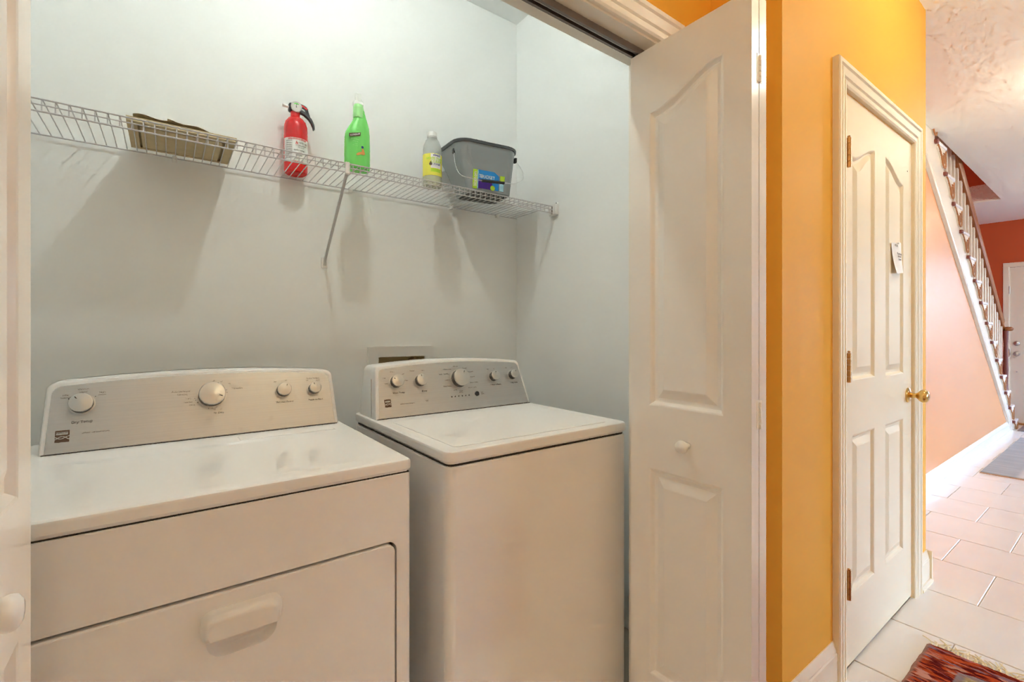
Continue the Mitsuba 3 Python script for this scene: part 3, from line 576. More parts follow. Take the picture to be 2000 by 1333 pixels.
obj('emblem', logo_mesh(wat, wup, wnr, 0.5790, 0.9560, 0.0225, 0.0265), 'brown_mark', wa, False, 'dark square emblem with crossing waves')
obj('emblem_text', text('Kenmore', 0.0038, wat(0.5900, 0.9765, 0.0022), X_, wup, wnr), 'brown_mark', wa, False)

# ================================================================== OUTLET BOX
ob = thing('washer_outlet_box', 'white recessed washer outlet box in the wall behind the washing machine', 'outlet box')
obj('faceplate', xz(sbox(0.696, 1.004, 0.86, 1.1410).difference(sbox(0.741, 0.962, 0.907, 1.0955)), 1.986, 1.9995), 'white_plastic', ob, False)
obj('recess', cat(box(0.7395, 0.9635, 2.078, 2.084, 0.905, 1.096), box(0.7395, 0.7425, 1.995, 2.08, 0.905, 1.096), box(0.9605, 0.9635, 1.995, 2.08, 0.905, 1.096), box(0.7395, 0.9635, 1.995, 2.08, 1.093, 1.096), box(0.7395, 0.9635, 1.995, 2.08, 0.905, 0.908)), 'kraft', ob, False)
obj('hose', tube(smooth_path([(0.80, 2.05, 0.94), (0.82, 2.03, 1.02), (0.88, 2.02, 1.065), (0.925, 2.035, 1.088)]), 0.006, 10), 'copper_hose', ob, True)
obj('valve', lathe([(0.014, 0.91), (0.014, 0.93), (0.009, 0.935), (0.009, 0.96)], 16, (0.80, 2.045, 0)), 'brass', ob)

# ================================================================== WIRE SHELF
ZS, YF_, YBK = 1.81, 1.688, 1.988
sh = thing('wire_shelf', 'white ventilated wire shelf running along the closet back wall', 'shelf')
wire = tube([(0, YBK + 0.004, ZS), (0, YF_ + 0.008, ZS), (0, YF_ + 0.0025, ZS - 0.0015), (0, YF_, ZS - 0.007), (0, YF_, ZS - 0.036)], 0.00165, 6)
w0 = mikit.ply(wire, 'wire_coat_shaded', 40)
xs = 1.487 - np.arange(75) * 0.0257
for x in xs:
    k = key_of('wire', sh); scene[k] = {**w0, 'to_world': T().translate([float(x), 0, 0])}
def rod(y, z, r): return tube([(-0.445, y, z), (1.497, y, z)], r, 8)
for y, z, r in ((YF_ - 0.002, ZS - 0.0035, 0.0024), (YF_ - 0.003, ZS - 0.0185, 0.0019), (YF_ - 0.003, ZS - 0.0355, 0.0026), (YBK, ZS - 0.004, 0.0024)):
    obj('rail', rod(y, z, r), 'wire_coat_shaded', sh, True)
for u in (0.02, 0.62, 1.10, 1.37, -0.35):
    obj('clip', cat(rbox(u - 0.007, u + 0.007, 1.976, 1.9995, ZS - 0.015, ZS + 0.001, 0.003, 3), lathe([(0.0035, 0), (0.0035, 0.006), (0.0001, 0.007)], 10, (u, 1.976, ZS - 0.011), nY)), 'white_plastic', sh, 35, 'small white wall clip')
bx = 0.515
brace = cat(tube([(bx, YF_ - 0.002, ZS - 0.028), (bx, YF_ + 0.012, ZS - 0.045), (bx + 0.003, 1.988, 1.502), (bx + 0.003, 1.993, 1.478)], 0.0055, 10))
bk = obj('brace', brace, 'wire_coat_shaded', sh, 40, 'slanted white support brace')
obj('foot', cat(rbox(bx - 0.010, bx + 0.016, 1.994, 1.9995, 1.468, 1.512, 0.0025, 3)), 'white_plastic', bk, 35)
obj('screw', lathe([(0.004, 0), (0.0035, 0.002), (0.0001, 0.0025)], 12, (bx + 0.003, 1.994, 1.484), nY), 'steel', bk)
obj('hook', rbox(bx - 0.008, bx + 0.008, YF_ - 0.008, YF_ + 0.004, ZS - 0.042, ZS + 0.001, 0.003, 3), 'white_plastic', bk, 35)
eb = obj('end_bracket', cat(rbox(1.482, 1.5045, 1.664, 1.716, ZS - 0.044, ZS + 0.008, 0.004, 3), rbox(1.4985, 1.5045, 1.668, 1.694, ZS - 0.003, ZS + 0.017, 0.002, 3)), 'white_plastic', sh, 35, 'white plastic end bracket on the right wall')
obj('slot', box(1.4815, 1.4830, 1.684, 1.692, ZS - 0.040, ZS - 0.002), 'ink_grey', eb, False)
obj('screw', lathe([(0.003, 0), (0.003, 0.0015), (0.0001, 0.002)], 10, (1.4985, 1.676, ZS + 0.011), nX), 'ink', eb)

# ---------------- cardboard box
ZT = ZS + 0.0024
cb = thing('cardboard_box', 'shallow tan cardboard box with folded flaps on the left of the wire shelf', 'box')
bxo = (-0.095, 0.178, 1.722, 1.972); t_ = 0.003; hB = 0.013
cx0, cx1, cy0, cy1 = bxo[0] + 0.030, bxo[1] - 0.036, bxo[2] + 0.036, bxo[3] - 0.020
obj('bottom', box(cx0, cx1, cy0, cy1, ZT, ZT + 0.003), 'kraft', cb, False)
obj('inner_sheet', box(bxo[0] + 0.002, bxo[1] - 0.002, bxo[2] + 0.002, bxo[3] - 0.002, ZT + 0.0095, ZT + 0.0125), 'kraft', cb, False)
g_ = 0.006
for a0_, a1_, b0_, b1_, h_ in ((bxo[0], bxo[1], bxo[2], cy0 - g_, hB), (bxo[0], bxo[1], cy1 + g_, bxo[3], 0.035), (bxo[0], cx0 - g_, cy0 - g_, cy1 + g_, hB), (cx1 + g_ + 0.004, bxo[1], cy0 - g_, cy1 + g_, hB)):
    wall_ = box(a0_, a1_, b0_ if b0_ == bxo[2] else b1_ - t_, (b0_ + t_) if b0_ == bxo[2] else b1_, ZT, ZT + h_) if a1_ - a0_ > 0.1 else box(a0_ if a0_ == bxo[0] else a1_ - t_, (a0_ + t_) if a0_ == bxo[0] else a1_, b0_, b1_, ZT, ZT + h_)
    obj('side', cat(box(a0_, a1_, b0_, b1_, ZT, ZT + 0.003), wall_), 'kraft', cb, False)
def flap(x0, x1, y0, y1, z, amp, seed):
    nx, ny = 24, 6; V, Fc = [], []
    for j in range(ny):
        for i in range(nx):
            u, w_ = i / (nx - 1), j / (ny - 1)
            V.append((x0 + (x1 - x0) * u, y0 + (y1 - y0) * w_, z + amp * math.sin(u * 3.1 + seed) * (1 - w_) + 0.004 * math.sin(u * 9 + seed * 2) * (1 - w_) + 0.012 * w_))
    for j in range(ny - 1):
        for i in range(nx - 1):
            a = j * nx + i; Fc += [(a, a + 1, a + nx + 1), (a, a + nx + 1, a + nx)]
    m = trimesh.Trimesh(V, Fc, process=False); m2 = m.copy(); m2.apply_translation((0, 0, 0.0022)); m2.invert()
    return cat(m, m2)
obj('flap', flap(-0.080, 0.060, 1.724, 1.86, ZT + hB + 0.001, 0.008, 0.4), 'kraft', cb, 40)
obj('flap', flap(0.000, 0.135, 1.726, 1.87, ZT + hB + 0.003, 0.009, 1.2), 'kraft', cb, 40)

# ---------------- fire extinguisher
fx, fy, fr = 0.398, 1.943, 0.0415
fe = thing('fire_extinguisher', 'small red fire extinguisher with white label standing on the wire shelf', 'fire extinguisher')
fz = lambda z: ZT + z
obj('cylinder', lathe([(0.026, fz(0.004)), (0.034, fz(0.0)), (0.0395, fz(0.004)), (fr, fz(0.014)), (fr, fz(0.172)), (fr * 0.97, fz(0.186)), (fr * 0.86, fz(0.200)), (fr * 0.66, fz(0.212)), (0.019, fz(0.218)), (0.017, fz(0.220))], 40, (fx, fy, 0)), 'red_enamel', fe, 40)
obj('collar', lathe([(0.0165, fz(0.216)), (0.0165, fz(0.246)), (0.0001, fz(0.246))], 24, (fx - 0.002, fy, 0)), 'red_enamel', fe, 40)
def wrap(m, r, cx, cy, a0):
    v = m.vertices.copy(); a = a0 + v[:, 0] / r; R = r + v[:, 2]
    return trimesh.Trimesh(np.column_stack([cx + R * np.sin(a), cy - R * np.cos(a), v[:, 1]]), m.faces, process=False)
def wrapped_sheet(w, z0, z1, th, r, cx, cy, a0, n=24):
    g = [box(-w / 2 + w * i / n, -w / 2 + w * (i + 1) / n, z0, z1, 0, th) for i in range(n)]
    return wrap(cat(*g), r, cx, cy, a0)
A0 = math.atan2(-fx, fy) * -1.0 * -1.0  # the label's front looks towards the doorway
a0 = -math.atan2(fx, fy)
lbk = obj('label', wrapped_sheet(fr * 2.6, fz(0.040), fz(0.128), 0.0005, fr, fx, fy, a0 + 0.1), 'label_white', fe, 20, 'white instruction label')
def wtext(s, h, u, z, r, cx, cy, a, bold=False, d=0.0011):
    m = meshkit.text_mesh(s, h, 0.0004, bold); m.apply_translation((u - m.bounds[1][0] / 2, z, d)); return wrap(m, r, cx, cy, a)
fa = a0 + 0.15
obj('lettering', cat(wtext('FIRE EXTINGUISHER', 0.0048, 0.0, fz(0.121), fr, fx, fy, fa, True), wtext('A', 0.010, -0.003, fz(0.104), fr, fx, fy, fa, True)), 'ink_red', lbk, False)
obj('small_lettering', cat(wtext('1-A:10-B:C', 0.0055, 0.017, fz(0.108), fr, fx, fy, fa, True), wtext('HOLD UPRIGHT', 0.004, 0.015, fz(0.098), fr, fx, fy, fa), wtext('PULL PIN', 0.004, 0.013, fz(0.091), fr, fx, fy, fa), wtext('AIM AT BASE', 0.0045, 0.006, fz(0.079), fr, fx, fy, fa, True), wtext('SQUEEZE', 0.005, 0.003, fz(0.069), fr, fx, fy, fa, True), wtext('SWEEP', 0.005, 0.005, fz(0.060), fr, fx, fy, fa, True), wtext('ABC', 0.006, 0.0, fz(0.049), fr, fx, fy, fa, True), *[wtext('instructions', 0.0034, -0.030, fz(zz), fr, fx, fy, fa) for zz in np.arange(0.05, 0.115, 0.008)]), 'ink_grey', lbk, False, kind='stuff')
obj('valve_body', cat(rbox(fx - 0.026, fx + 0.018, fy - 0.014, fy + 0.014, fz(0.238), fz(0.268), 0.006, 3)), 'black_plastic', fe, 35)
gd = np.array([-0.15, -0.97, -0.18]); go = np.array([fx - 0.001, fy - 0.014, fz(0.254)])
gk = obj('gauge', lathe([(0.020, -0.002), (0.020, 0.008), (0.0185, 0.0105), (0.0165, 0.0105), (0.0160, 0.0085), (0.0001, 0.0085)], 32, go, gd), 'chrome', fe, 35, 'round pressure gauge')
obj('face', lathe([(0.0158, 0.0086), (0.0158, 0.0092), (0.0001, 0.0092)], 28, go, gd), 'label_white', gk)
gdn = gd / np.linalg.norm(gd); gx = np.cross(gdn, [0, 0, 1]) * -1; gx /= np.linalg.norm(gx); gy = np.cross(gdn, gx)
obj('needle', place(box(-0.0008, 0.0008, -0.003, 0.011, 0.0094, 0.0099), go, gx, gy, gdn), 'ink', gk, False)
obj('arc', cat(*[place(box(-0.0011, 0.0011, 0.0095, 0.0135, 0.0093, 0.0096), go, gx * math.cos(a) - gy * math.sin(a), gx * math.sin(a) + gy * math.cos(a), gdn) for a in np.linspace(-0.6, 0.6, 8)]), 'green_plastic', gk, False)
obj('nozzle', lathe([(0.0050, 0), (0.0050, 0.010), (0.0058, 0.012), (0.0058, 0.024), (0.0040, 0.0245), (0.0040, 0.018)], 18, (fx - 0.024, fy - 0.004, fz(0.252)), (-1, -0.15, 0.05)), 'label_white', fe, 35, 'pale discharge nozzle')
lev = smooth_path([(fx + 0.010, fy - 0.004, fz(0.246)), (fx + 0.030, fy - 0.006, fz(0.238)), (fx + 0.050, fy - 0.008, fz(0.220)), (fx + 0.060, fy - 0.009, fz(0.200)), (fx + 0.0635, fy - 0.010, fz(0.184))])
def strip(path, hw, th):
    p = np.asarray(path); t = np.gradient(p, axis=0); t /= np.linalg.norm(t, axis=1, keepdims=True); s = np.array([0, 1.0, 0]); rings = []
    for i in range(len(p)):
        n_ = np.cross(t[i], s); n_ /= np.linalg.norm(n_); w = hw[i] if hasattr(hw, '__len__') else hw; h = th[i] if hasattr(th, '__len__') else th
        rings.append([p[i] + s * w * a + n_ * h * b for a, b in ((-1, -1), (1, -1), (1, 1), (-1, 1))])
    return loft(rings)
obj('handle', strip(lev, np.linspace(0.010, 0.008, len(lev)), np.linspace(0.006, 0.002, len(lev))), 'black_plastic', fe, 35, 'curved black carrying handle')
lev2 = smooth_path([(fx + 0.004, fy, fz(0.268)), (fx + 0.022, fy, fz(0.268)), (fx + 0.036, fy, fz(0.262)), (fx + 0.042, fy, fz(0.246)), (fx + 0.047, fy, fz(0.232))])
obj('lever', strip(lev2, 0.009, np.linspace(0.004, 0.003, len(lev2))), 'black_plastic', fe, 35)
obj('pull_pin', strip(smooth_path([(fx + 0.006, fy - 0.011, fz(0.267)), (fx + 0.024, fy - 0.012, fz(0.264)), (fx + 0.038, fy - 0.012, fz(0.256))]), 0.002, 0.003), 'red_enamel', fe, 35, 'red safety pin')

# ---------------- green spray bottle
sx, sy = 0.575, 1.762
sb = thing('spray_bottle', 'green plastic cleaner bottle with whitish trigger top beside the extinguisher', 'spray bottle')
def bottle_ring(cx, hw, hd, z, n=36, p=2.6):
    a = np.linspace(0, 2 * PI, n, endpoint=False)
    f = lambda c: np.sign(c) * np.abs(c) ** (2 / p)
    return np.column_stack([cx + hw * f(np.cos(a)), sy + hd * f(np.sin(a)), np.full(n, z)])
prof = [(0, 0.040, 0.022, 0.0), (0, 0.0445, 0.0265, 0.004), (0, 0.046, 0.028, 0.012), (0, 0.0465, 0.028, 0.080), (0, 0.0455, 0.0275, 0.120), (0.0015, 0.0435, 0.0265, 0.140), (0.005, 0.039, 0.025, 0.156), (0.008, 0.033, 0.023, 0.172), (0.010, 0.0265, 0.021, 0.188), (0.010, 0.0225, 0.0195, 0.200), (0.0085, 0.0205, 0.0185, 0.212), (0.006, 0.0185, 0.018, 0.228)]
spk = obj('bottle', loft([bottle_ring(sx + o, a, b, fz(z)) for o, a, b, z in prof]), 'green_plastic', sb, 50)
spc = sx + 0.003
obj('collar', cat(lathe([(0.0185, fz(0.196)), (0.0195, fz(0.199)), (0.0185, fz(0.203)), (0.0195, fz(0.208)), (0.0185, fz(0.213)), (0.0192, fz(0.218)), (0.0180, fz(0.224)), (0.0195, fz(0.232)), (0.0175, fz(0.240)), (0.0165, fz(0.246)), (0.0001, fz(0.246))], 28, (spc, sy - 0.004, 0))), 'pale_green', sb, 40, 'pale green ribbed neck')
obj('trigger_head', cat(rbox(spc - 0.017, spc + 0.020, sy - 0.014, sy + 0.014, fz(0.243), fz(0.262), 0.006, 3), rbox(spc - 0.011, spc + 0.011, sy - 0.010, sy + 0.010, fz(0.256), fz(0.293), 0.006, 3), rbox(spc + 0.008, spc + 0.017, sy - 0.008, sy + 0.008, fz(0.247), fz(0.273), 0.004, 3)), 'translucent_white', sb, 35, 'whitish trigger head')
def onface(poly_or_mesh, x, z, y=None, d=0.0008, bow=0.0):
    m = extrude(poly_or_mesh, 0.0006) if not isinstance(poly_or_mesh, trimesh.Trimesh) else poly_or_mesh
    return place(m, (x, (sy - 0.0283 if y is None else y), z), X_, Z_, nY)
plate = affinity.skew(sbox(-0.021, 0.021, -0.006, 0.006), xs=0, ys=16, origin=(0, 0))
obj('brand_plate', onface(plate, sx - 0.018, fz(0.124)), 'label_brown', spk, False, 'dark slanted name plate')
tm_ = meshkit.text_mesh('EVERGRAIN', 0.0058, 0.0005, True); tm_.apply_translation((-tm_.bounds[1][0] / 2, -0.003, 0)); v = tm_.vertices.copy(); v[:, 1] += v[:, 0] * math.tan(math.radians(16)); tm_ = trimesh.Trimesh(v, tm_.faces, process=False)
tm_.apply_scale([0.78, 1, 1])
obj('lettering', onface(tm_, sx - 0.018, fz(0.124), sy - 0.0290), 'label_white', spk, False)
lt = []
for s_, h_, z_ in (('wood floor', 0.0045, 0.106), ('cleaner', 0.0045, 0.098), ('almond', 0.0032, 0.090), ('NATURAL', 0.0032, 0.083)):
    m = meshkit.text_mesh(s_, h_, 0.0004); m.apply_translation((-m.bounds[1][0] / 2, 0, 0)); lt.append(onface(m, sx - 0.016, fz(z_)))
obj('small_lettering', cat(*lt), 'pale_green', spk, False)
obj('print', cat(onface(Point(0, 0).buffer(0.0045, 8), sx + 0.010, fz(0.083)),), 'label_navy', spk, False)
obj('almond_print', cat(onface(affinity.scale(Point(0, 0).buffer(0.011, 8), 0.9, 0.55), sx + 0.010, fz(0.060)), onface(affinity.rotate(affinity.scale(Point(0, 0).buffer(0.009, 8), 1.2, 0.5), 30), sx - 0.003, fz(0.056)), onface(affinity.rotate(affinity.scale(Point(0, 0).buffer(0.009, 8), 1.1, 0.5), 110), sx + 0.013, fz(0.068))), 'label_orange', spk, False, 'printed tan almonds')

# ---------------- clear bottle with yellow label
cx, cy, cr = 0.897, 1.783, 0.0395
pb = thing('cleaner_bottle', 'clear round bottle of pale liquid with a yellow label beside the bucket', 'bottle')
outer = [(0.030, fz(0.0)), (0.036, fz(0.002)), (cr, fz(0.010)), (cr, fz(0.140)), (cr * 0.98, fz(0.158)), (cr * 0.90, fz(0.176)), (cr * 0.72, fz(0.194)), (0.0205, fz(0.205)), (0.0185, fz(0.209)), (0.0185, fz(0.216))]
bt = obj('bottle', lathe(outer, 36, (cx, cy, 0)), 'clear_plastic', pb, 40, 'clear plastic body')
obj('liquid', lathe([(r * 0.965, z + 0.002) for r, z in outer[:4]][:3] + [(cr * 0.965, fz(0.118)), (0.0001, fz(0.118))], 36, (cx, cy, 0)), 'lemon_liquid', pb, 30, 'pale yellow liquid')
obj('cap', lathe([(0.0195, fz(0.207)), (0.0205, fz(0.209)), (0.0205, fz(0.228)), (0.0185, fz(0.232)), (0.0001, fz(0.233))], 32, (cx, cy, 0)), 'white_plastic', pb, 35, 'white screw cap')
obj('cap_ring', lathe([(0.0196, fz(0.2055)), (0.0208, fz(0.2062)), (0.0208, fz(0.2135)), (0.0196, fz(0.2142))], 32, (cx, cy, 0)), 'steel', pb, 35, 'grey ring under the cap')
ca = -math.atan2(cx, cy)
lb2 = obj('label', wrapped_sheet(cr * 3.0, fz(0.042), fz(0.132), 0.0005, cr, cx, cy, ca + 0.12), 'label_yellow', pb, 20, 'yellow wraparound label')
obj('white_band', wrapped_sheet(cr * 1.15, fz(0.072), fz(0.130), 0.0009, cr, cx, cy, ca + 0.42), 'label_white', lb2, 20)
obj('lettering', cat(wtext('simply', 0.008, 0.020, fz(0.122), cr, cx, cy, ca, True, 0.0012), wtext('FLOOR', 0.0062, 0.020, fz(0.0845), cr, cx, cy, ca, True, 0.0016)), 'label_navy', lb2, False)
obj('green_lettering', cat(wtext('MORE THAN', 0.0088, 0.012, fz(0.107), cr, cx, cy, ca, True, 0.0014), wtext('CLEAN', 0.0105, 0.018, fz(0.094), cr, cx, cy, ca, True, 0.0014)), 'label_lime', lb2, False)
pear = affinity.scale(Point(0, 0).buffer(0.006, 8), 1, 1.0).union(affinity.translate(Point(0, 0).buffer(0.0035, 8), 0.001, 0.007))
pm = extrude(pear, 0.0005); pm.apply_translation((-0.006, fz(0.088), 0.0012))
obj('pear_print', wrap(pm, cr, cx, cy, ca), 'label_brown', lb2, False)
obj('gold_band', wrapped_sheet(cr * 1.15, fz(0.056), fz(0.070), 0.0009, cr, cx, cy, ca + 0.42), 'label_lime', lb2, 20)

# ---------------- bucket
bu = thing('mop_bucket', 'grey plastic bucket with dark rim, wire handle and bright label on the shelf', 'bucket')
def bring(t, grow=0.0, z=None):
    """Outline at height fraction t."""
    x0, x1 = 1.020 + (0.960 - 1.020) * t, 1.228 + (1.258 - 1.228) * t
    y0, y1 = 1.684 + (1.665 - 1.684) * t, 1.852 + (1.915 - 1.852) * t
    r = 0.032 + 0.030 * t
    p = rrect(x0 - grow, x1 + grow, y0 - grow, y1 + grow, r + grow, 10)
    c = p.mean(0); a = np.arctan2(p[:, 1] - c[1], p[:, 0] - c[0])
    sp = np.exp(-((np.abs(np.angle(np.exp(1j * (a - 2.55)))) / 0.30) ** 2)) * 0.022 * t ** 2
    p = p + np.column_stack([np.cos(a), np.sin(a)]) * sp[:, None]
    dent = np.exp(-((p[:, 0] - 1.0) / 0.05) ** 2) * np.exp(-((p[:, 1] - y0) / 0.03) ** 2) * 0.012 * math.sin(PI * min(1, t * 1.15)) if t < 0.87 else 0
    p[:, 1] += dent
    return np.column_stack([p, np.full(len(p), (ZT + 0.208 * t) if z is None else z)])
tt = [0.02, 0.06, 0.15, 0.3, 0.45, 0.6, 0.75, 0.86, 0.93, 1.0]
orings = [bring(0.0, -0.008, ZT)] + [bring(t) for t in tt]
irings = [bring(t, -0.0025) for t in tt[::-1]] + [bring(0.05, -0.004)]
buk = obj('pail', loft(orings + irings, True, True), 'bucket_grey', bu, 40)
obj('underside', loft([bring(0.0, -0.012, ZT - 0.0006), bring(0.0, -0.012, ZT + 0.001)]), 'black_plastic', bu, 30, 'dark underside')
rim = [bring(0.955, 0.000), bring(0.955, 0.0050), bring(1.0, 0.0062), bring(1.012, 0.005), bring(1.012, -0.001)]
obj('rim', loft(rim, False, False), 'rim_grey', bu, 40, 'dark rolled rim')
bail = smooth_path([(0.972, 1.735, 1.985), (0.962, 1.705, 1.940), (0.958, 1.668, 1.884), (0.975, 1.652, 1.856), (1.028, 1.645, 1.8485), (1.064, 1.641, 1.8455)], 8)
bail2 = smooth_path([(1.161, 1.641, 1.8515), (1.215, 1.645, 1.8575), (1.264, 1.66, 1.8837), (1.281, 1.672, 1.9105), (1.281, 1.695, 1.9505), (1.266, 1.722, 1.990)], 8)
bl = obj('handle', cat(tube(np.vstack([bail, bail2]), 0.0017, 8)), 'chrome', bu, True, 'thin wire handle')
obj('grip', tube([(1.060, 1.641, 1.8455), (1.166, 1.641, 1.8515)], 0.0062, 14), 'black_plastic', bl, 40, 'black handle grip')
for px_, py_, pz_ in ((0.972, 1.735, 1.985), (1.266, 1.722, 1.990)):
    obj('pivot', rbox(px_ - 0.006, px_ + 0.006, py_ - 0.010, py_ + 0.010, pz_ - 0.010, pz_ + 0.012, 0.004, 3), 'black_plastic', bu, 35)
fyb = lambda z: 1.684 + (1.665 - 1.684) * ((z - ZT) / 0.208)
def bsheet(pts, d, m=None):
    mm = extrude(Polygon(pts), 0.0006) if m is None else m
    v = mm.vertices.copy(); return trimesh.Trimesh(np.column_stack([v[:, 0], fyb(v[:, 1]) - d - v[:, 2], v[:, 1]]), mm.faces[:, ::-1], process=False)
lbb = obj('label', bsheet([(1.060, 1.826), (1.160, 1.826), (1.160, 1.888), (1.135, 1.903), (1.060, 1.903)], 0.0004), 'label_blue', bu, False, 'bright blue, purple and lime label')
obj('lime_strip', bsheet([(1.035, 1.822), (1.056, 1.822), (1.056, 1.902), (1.035, 1.902)], 0.0004), 'label_lime', lbb, False)
obj('pale_strip', bsheet([(1.056, 1.822), (1.0605, 1.822), (1.0605, 1.903), (1.056, 1.903)], 0.0008), 'label_sky', lbb, False)
obj('navy_panel', bsheet([(1.0605, 1.855), (1.140, 1.855), (1.130, 1.866), (1.0605, 1.866)], 0.0009), 'label_navy', lbb, False)
obj('purple_panel', bsheet([(1.0605, 1.826), (1.128, 1.826), (1.128, 1.855), (1.0605, 1.855)], 0.0009), 'label_purple', lbb, False)
obj('lime_badge', bsheet(list(Point(1.130, 1.834).buffer(0.011, 8).exterior.coords), 0.0014), 'label_lime', lbb, False)
obj('lime_patch', bsheet([(1.166, 1.868), (1.188, 1.868), (1.188, 1.892), (1.166, 1.892)], 0.0005), 'label_lime', lbb, False)
obj('pale_panel', bsheet([(1.164, 1.826), (1.184, 1.826), (1.184, 1.866), (1.164, 1.866)], 0.0005), 'label_sky', lbb, False)
def btext(s, h, x, z, d=0.0014, rot=0):
    m = meshkit.text_mesh(s, h, 0.0004, True); m.apply_translation((-m.bounds[1][0] / 2 if not rot else 0, 0, 0))
    if rot: m.apply_transform(trimesh.transformations.rotation_matrix(PI / 2, (0, 0, 1)))
    m.apply_translation((x, z, 0)); return bsheet(None, d, m)
obj('lettering', cat(btext('MOP', 0.005, 1.0715, 1.880), btext('AND', 0.005, 1.0715, 1.872), btext('BUCKET', 0.0125, 1.105, 1.871), btext('libman', 0.014, 1.0525, 1.832, 0.0012, 1), btext('4 GALLON', 0.0045, 1.090, 1.858, 0.0018)), 'label_white', lbb, False)

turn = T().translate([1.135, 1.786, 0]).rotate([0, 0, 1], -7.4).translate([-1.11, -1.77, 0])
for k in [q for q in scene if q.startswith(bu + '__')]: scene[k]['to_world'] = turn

# ================================================================== PAPER NOTE ON THE HALL DOOR
pn_ = thing('paper_note', 'small white paper note pinned to the cream hall door', 'note')
def sheet(x0, x1, z0, z1, nx=6, nz=14):
    V, Fc = [], []
    for j in range(nz):
        for i in range(nx):
            u, w_ = i / (nx - 1), 1 - j / (nz - 1)
            V.append((x0 + (x1 - x0) * u + 0.012 * (j / (nz - 1)) * (1 - u), YD - 0.0045 - 0.016 * (j / (nz - 1)) ** 2 * (0.5 + 0.5 * (1 - u)) - 0.010 * u * (1 - u), z0 + (z1 - z0) * w_ + 0.012 * (u - 0.5)))
    for j in range(nz - 1):
        for i in range(nx - 1):
            a = j * nx + i; Fc += [(a, a + nx, a + nx + 1), (a, a + nx + 1, a + 1)]
    return trimesh.Trimesh(V, Fc, process=False)
obj('sheet', sheet(2.425, 2.555, 1.455, 1.585), 'paper', pn_, True)
obj('lettering', cat(*[text(s_, 0.008, (x_, YD - 0.0105 - dd_, z_), X_, Z_, nY, 'l') for s_, x_, z_, dd_ in (('NOTICE', 2.448, 1.570, 0.000), ('Please keep', 2.470, 1.538, 0.002), ('this door', 2.475, 1.526, 0.003), ('closed', 2.480, 1.514, 0.004))]), 'ink_grey', pn_, False)
obj('pin', lathe([(0.005, 0), (0.004, 0.004), (0.0001, 0.006)], 12, (2.49, YD - 0.010, 1.582), nY), 'white_plastic', pn_)

# ================================================================== STAIRS
st = thing('staircase', 'white staircase with scrolled brackets and wooden handrail rising along the orange wall', 'staircase')
RUN, RISE, NX0, NZ0 = 0.27035, 0.19719, 8.5543, 0.12007
NS = 16
for i in range(NS):
    xn, zt = NX0 - RUN * i, NZ0 + RISE * i
    if i < 15:
        obj('tread', rbox(xn - RUN - 0.02, xn, 0.948, 1.945, zt - 0.028, zt, 0.010, 3), 'tread_white', st, 35)
        obj('riser', box(xn - RUN - 0.004, xn - RUN + 0.012, 0.975, 1.945, zt, zt + RISE - 0.027), 'tread_white', st, False)
        obj('return_cap', rbox(xn - RUN - 0.034, xn - RUN + 0.012, 0.9455, 0.985, zt - 0.030, zt + 0.001, 0.008, 3), 'dark_wood', st, 35, 'dark wooden tread end')
        # scroll bracket under the tread end
        bx0, bz = xn - 0.03, zt - 0.028
        prof = Polygon([(bx0, bz), (bx0, bz - 0.13), (bx0 - 0.03, bz - 0.150), (bx0 - 0.075, bz - 0.135), (bx0 - 0.11, bz - 0.09), (bx0 - 0.17, bz - 0.045), (bx0 - 0.21, bz - 0.03), (bx0 - 0.235, bz)]).buffer(0.006).buffer(-0.006)
        bkk = obj('bracket', xz(prof, 0.955, 0.972), 'cream_paint', st, False)
        sp = np.array([(bx0 - 0.055 + (0.008 + 0.030 * t) * math.cos(4.6 * PI * t), 0.953, bz - 0.080 + (0.008 + 0.034 * t) * math.sin(4.6 * PI * t)) for t in np.linspace(0, 1, 40)])
        tail = np.array([(x_, 0.953, z_) for x_, z_ in smooth_path([(bx0 - 0.003, bz - 0.012), (bx0 - 0.004, bz - 0.13), (bx0 - 0.034, bz - 0.147), (bx0 - 0.078, bz - 0.130), (bx0 - 0.113, bz - 0.085), (bx0 - 0.172, bz - 0.040), (bx0 - 0.230, bz - 0.006)], 5)])
        obj('scroll', cat(tube(sp, 0.0055, 6), tube(tail, 0.006, 6)), 'scroll_wood', bkk, True, 'brown carved scroll')
rail_z = lambda x: 2.7105 - 0.6655 * (x - 5.80)
for i in range(15):
    xn, zt = NX0 - RUN * i, NZ0 + RISE * i
    if i < 1: continue
    for dx in (0.075, 0.075 + RUN / 2):
        xb_ = xn - dx; zr = rail_z(xb_) - 0.02
        if zr - zt < 0.15 or xb_ > 8.06: continue
        zr = min(zr, 4.4)
        obj('baluster', box(xb_ - 0.016, xb_ + 0.016, 1.012, 1.044, zt, zr, 0.003), 'cream_paint', st, False)
hp = [(xx, 1.028, rail_z(xx)) for xx in (4.9, 7.9)]
def railprof(p0, p1):
    p0, p1 = np.array(p0), np.array(p1); t = (p1 - p0) / np.linalg.norm(p1 - p0); s = np.array([0, 1.0, 0]); n_ = np.cross(s, t); n_ = n_ if n_[2] > 0 else -n_
    sec = [(-0.028, -0.040), (0.028, -0.040), (0.038, -0.014), (0.040, 0.014), (0.030, 0.034), (0.012, 0.042), (-0.012, 0.042), (-0.030, 0.034), (-0.040, 0.014), (-0.038, -0.014)]
    return loft([[p + s * a + n_ * b for a, b in sec] for p in (p0, p1)])
obj('handrail', railprof(hp[0], hp[1]), 'handrail_wood', st, 40, 'brown wooden handrail')
vol = smooth_path([(7.88, 1.028, rail_z(7.88)), (7.98, 1.028, rail_z(7.98) + 0.012), (8.05, 1.02, 1.235), (8.075, 0.985, 1.235), (8.045, 0.955, 1.235), (8.01, 0.965, 1.235), (8.015, 0.995, 1.235)])
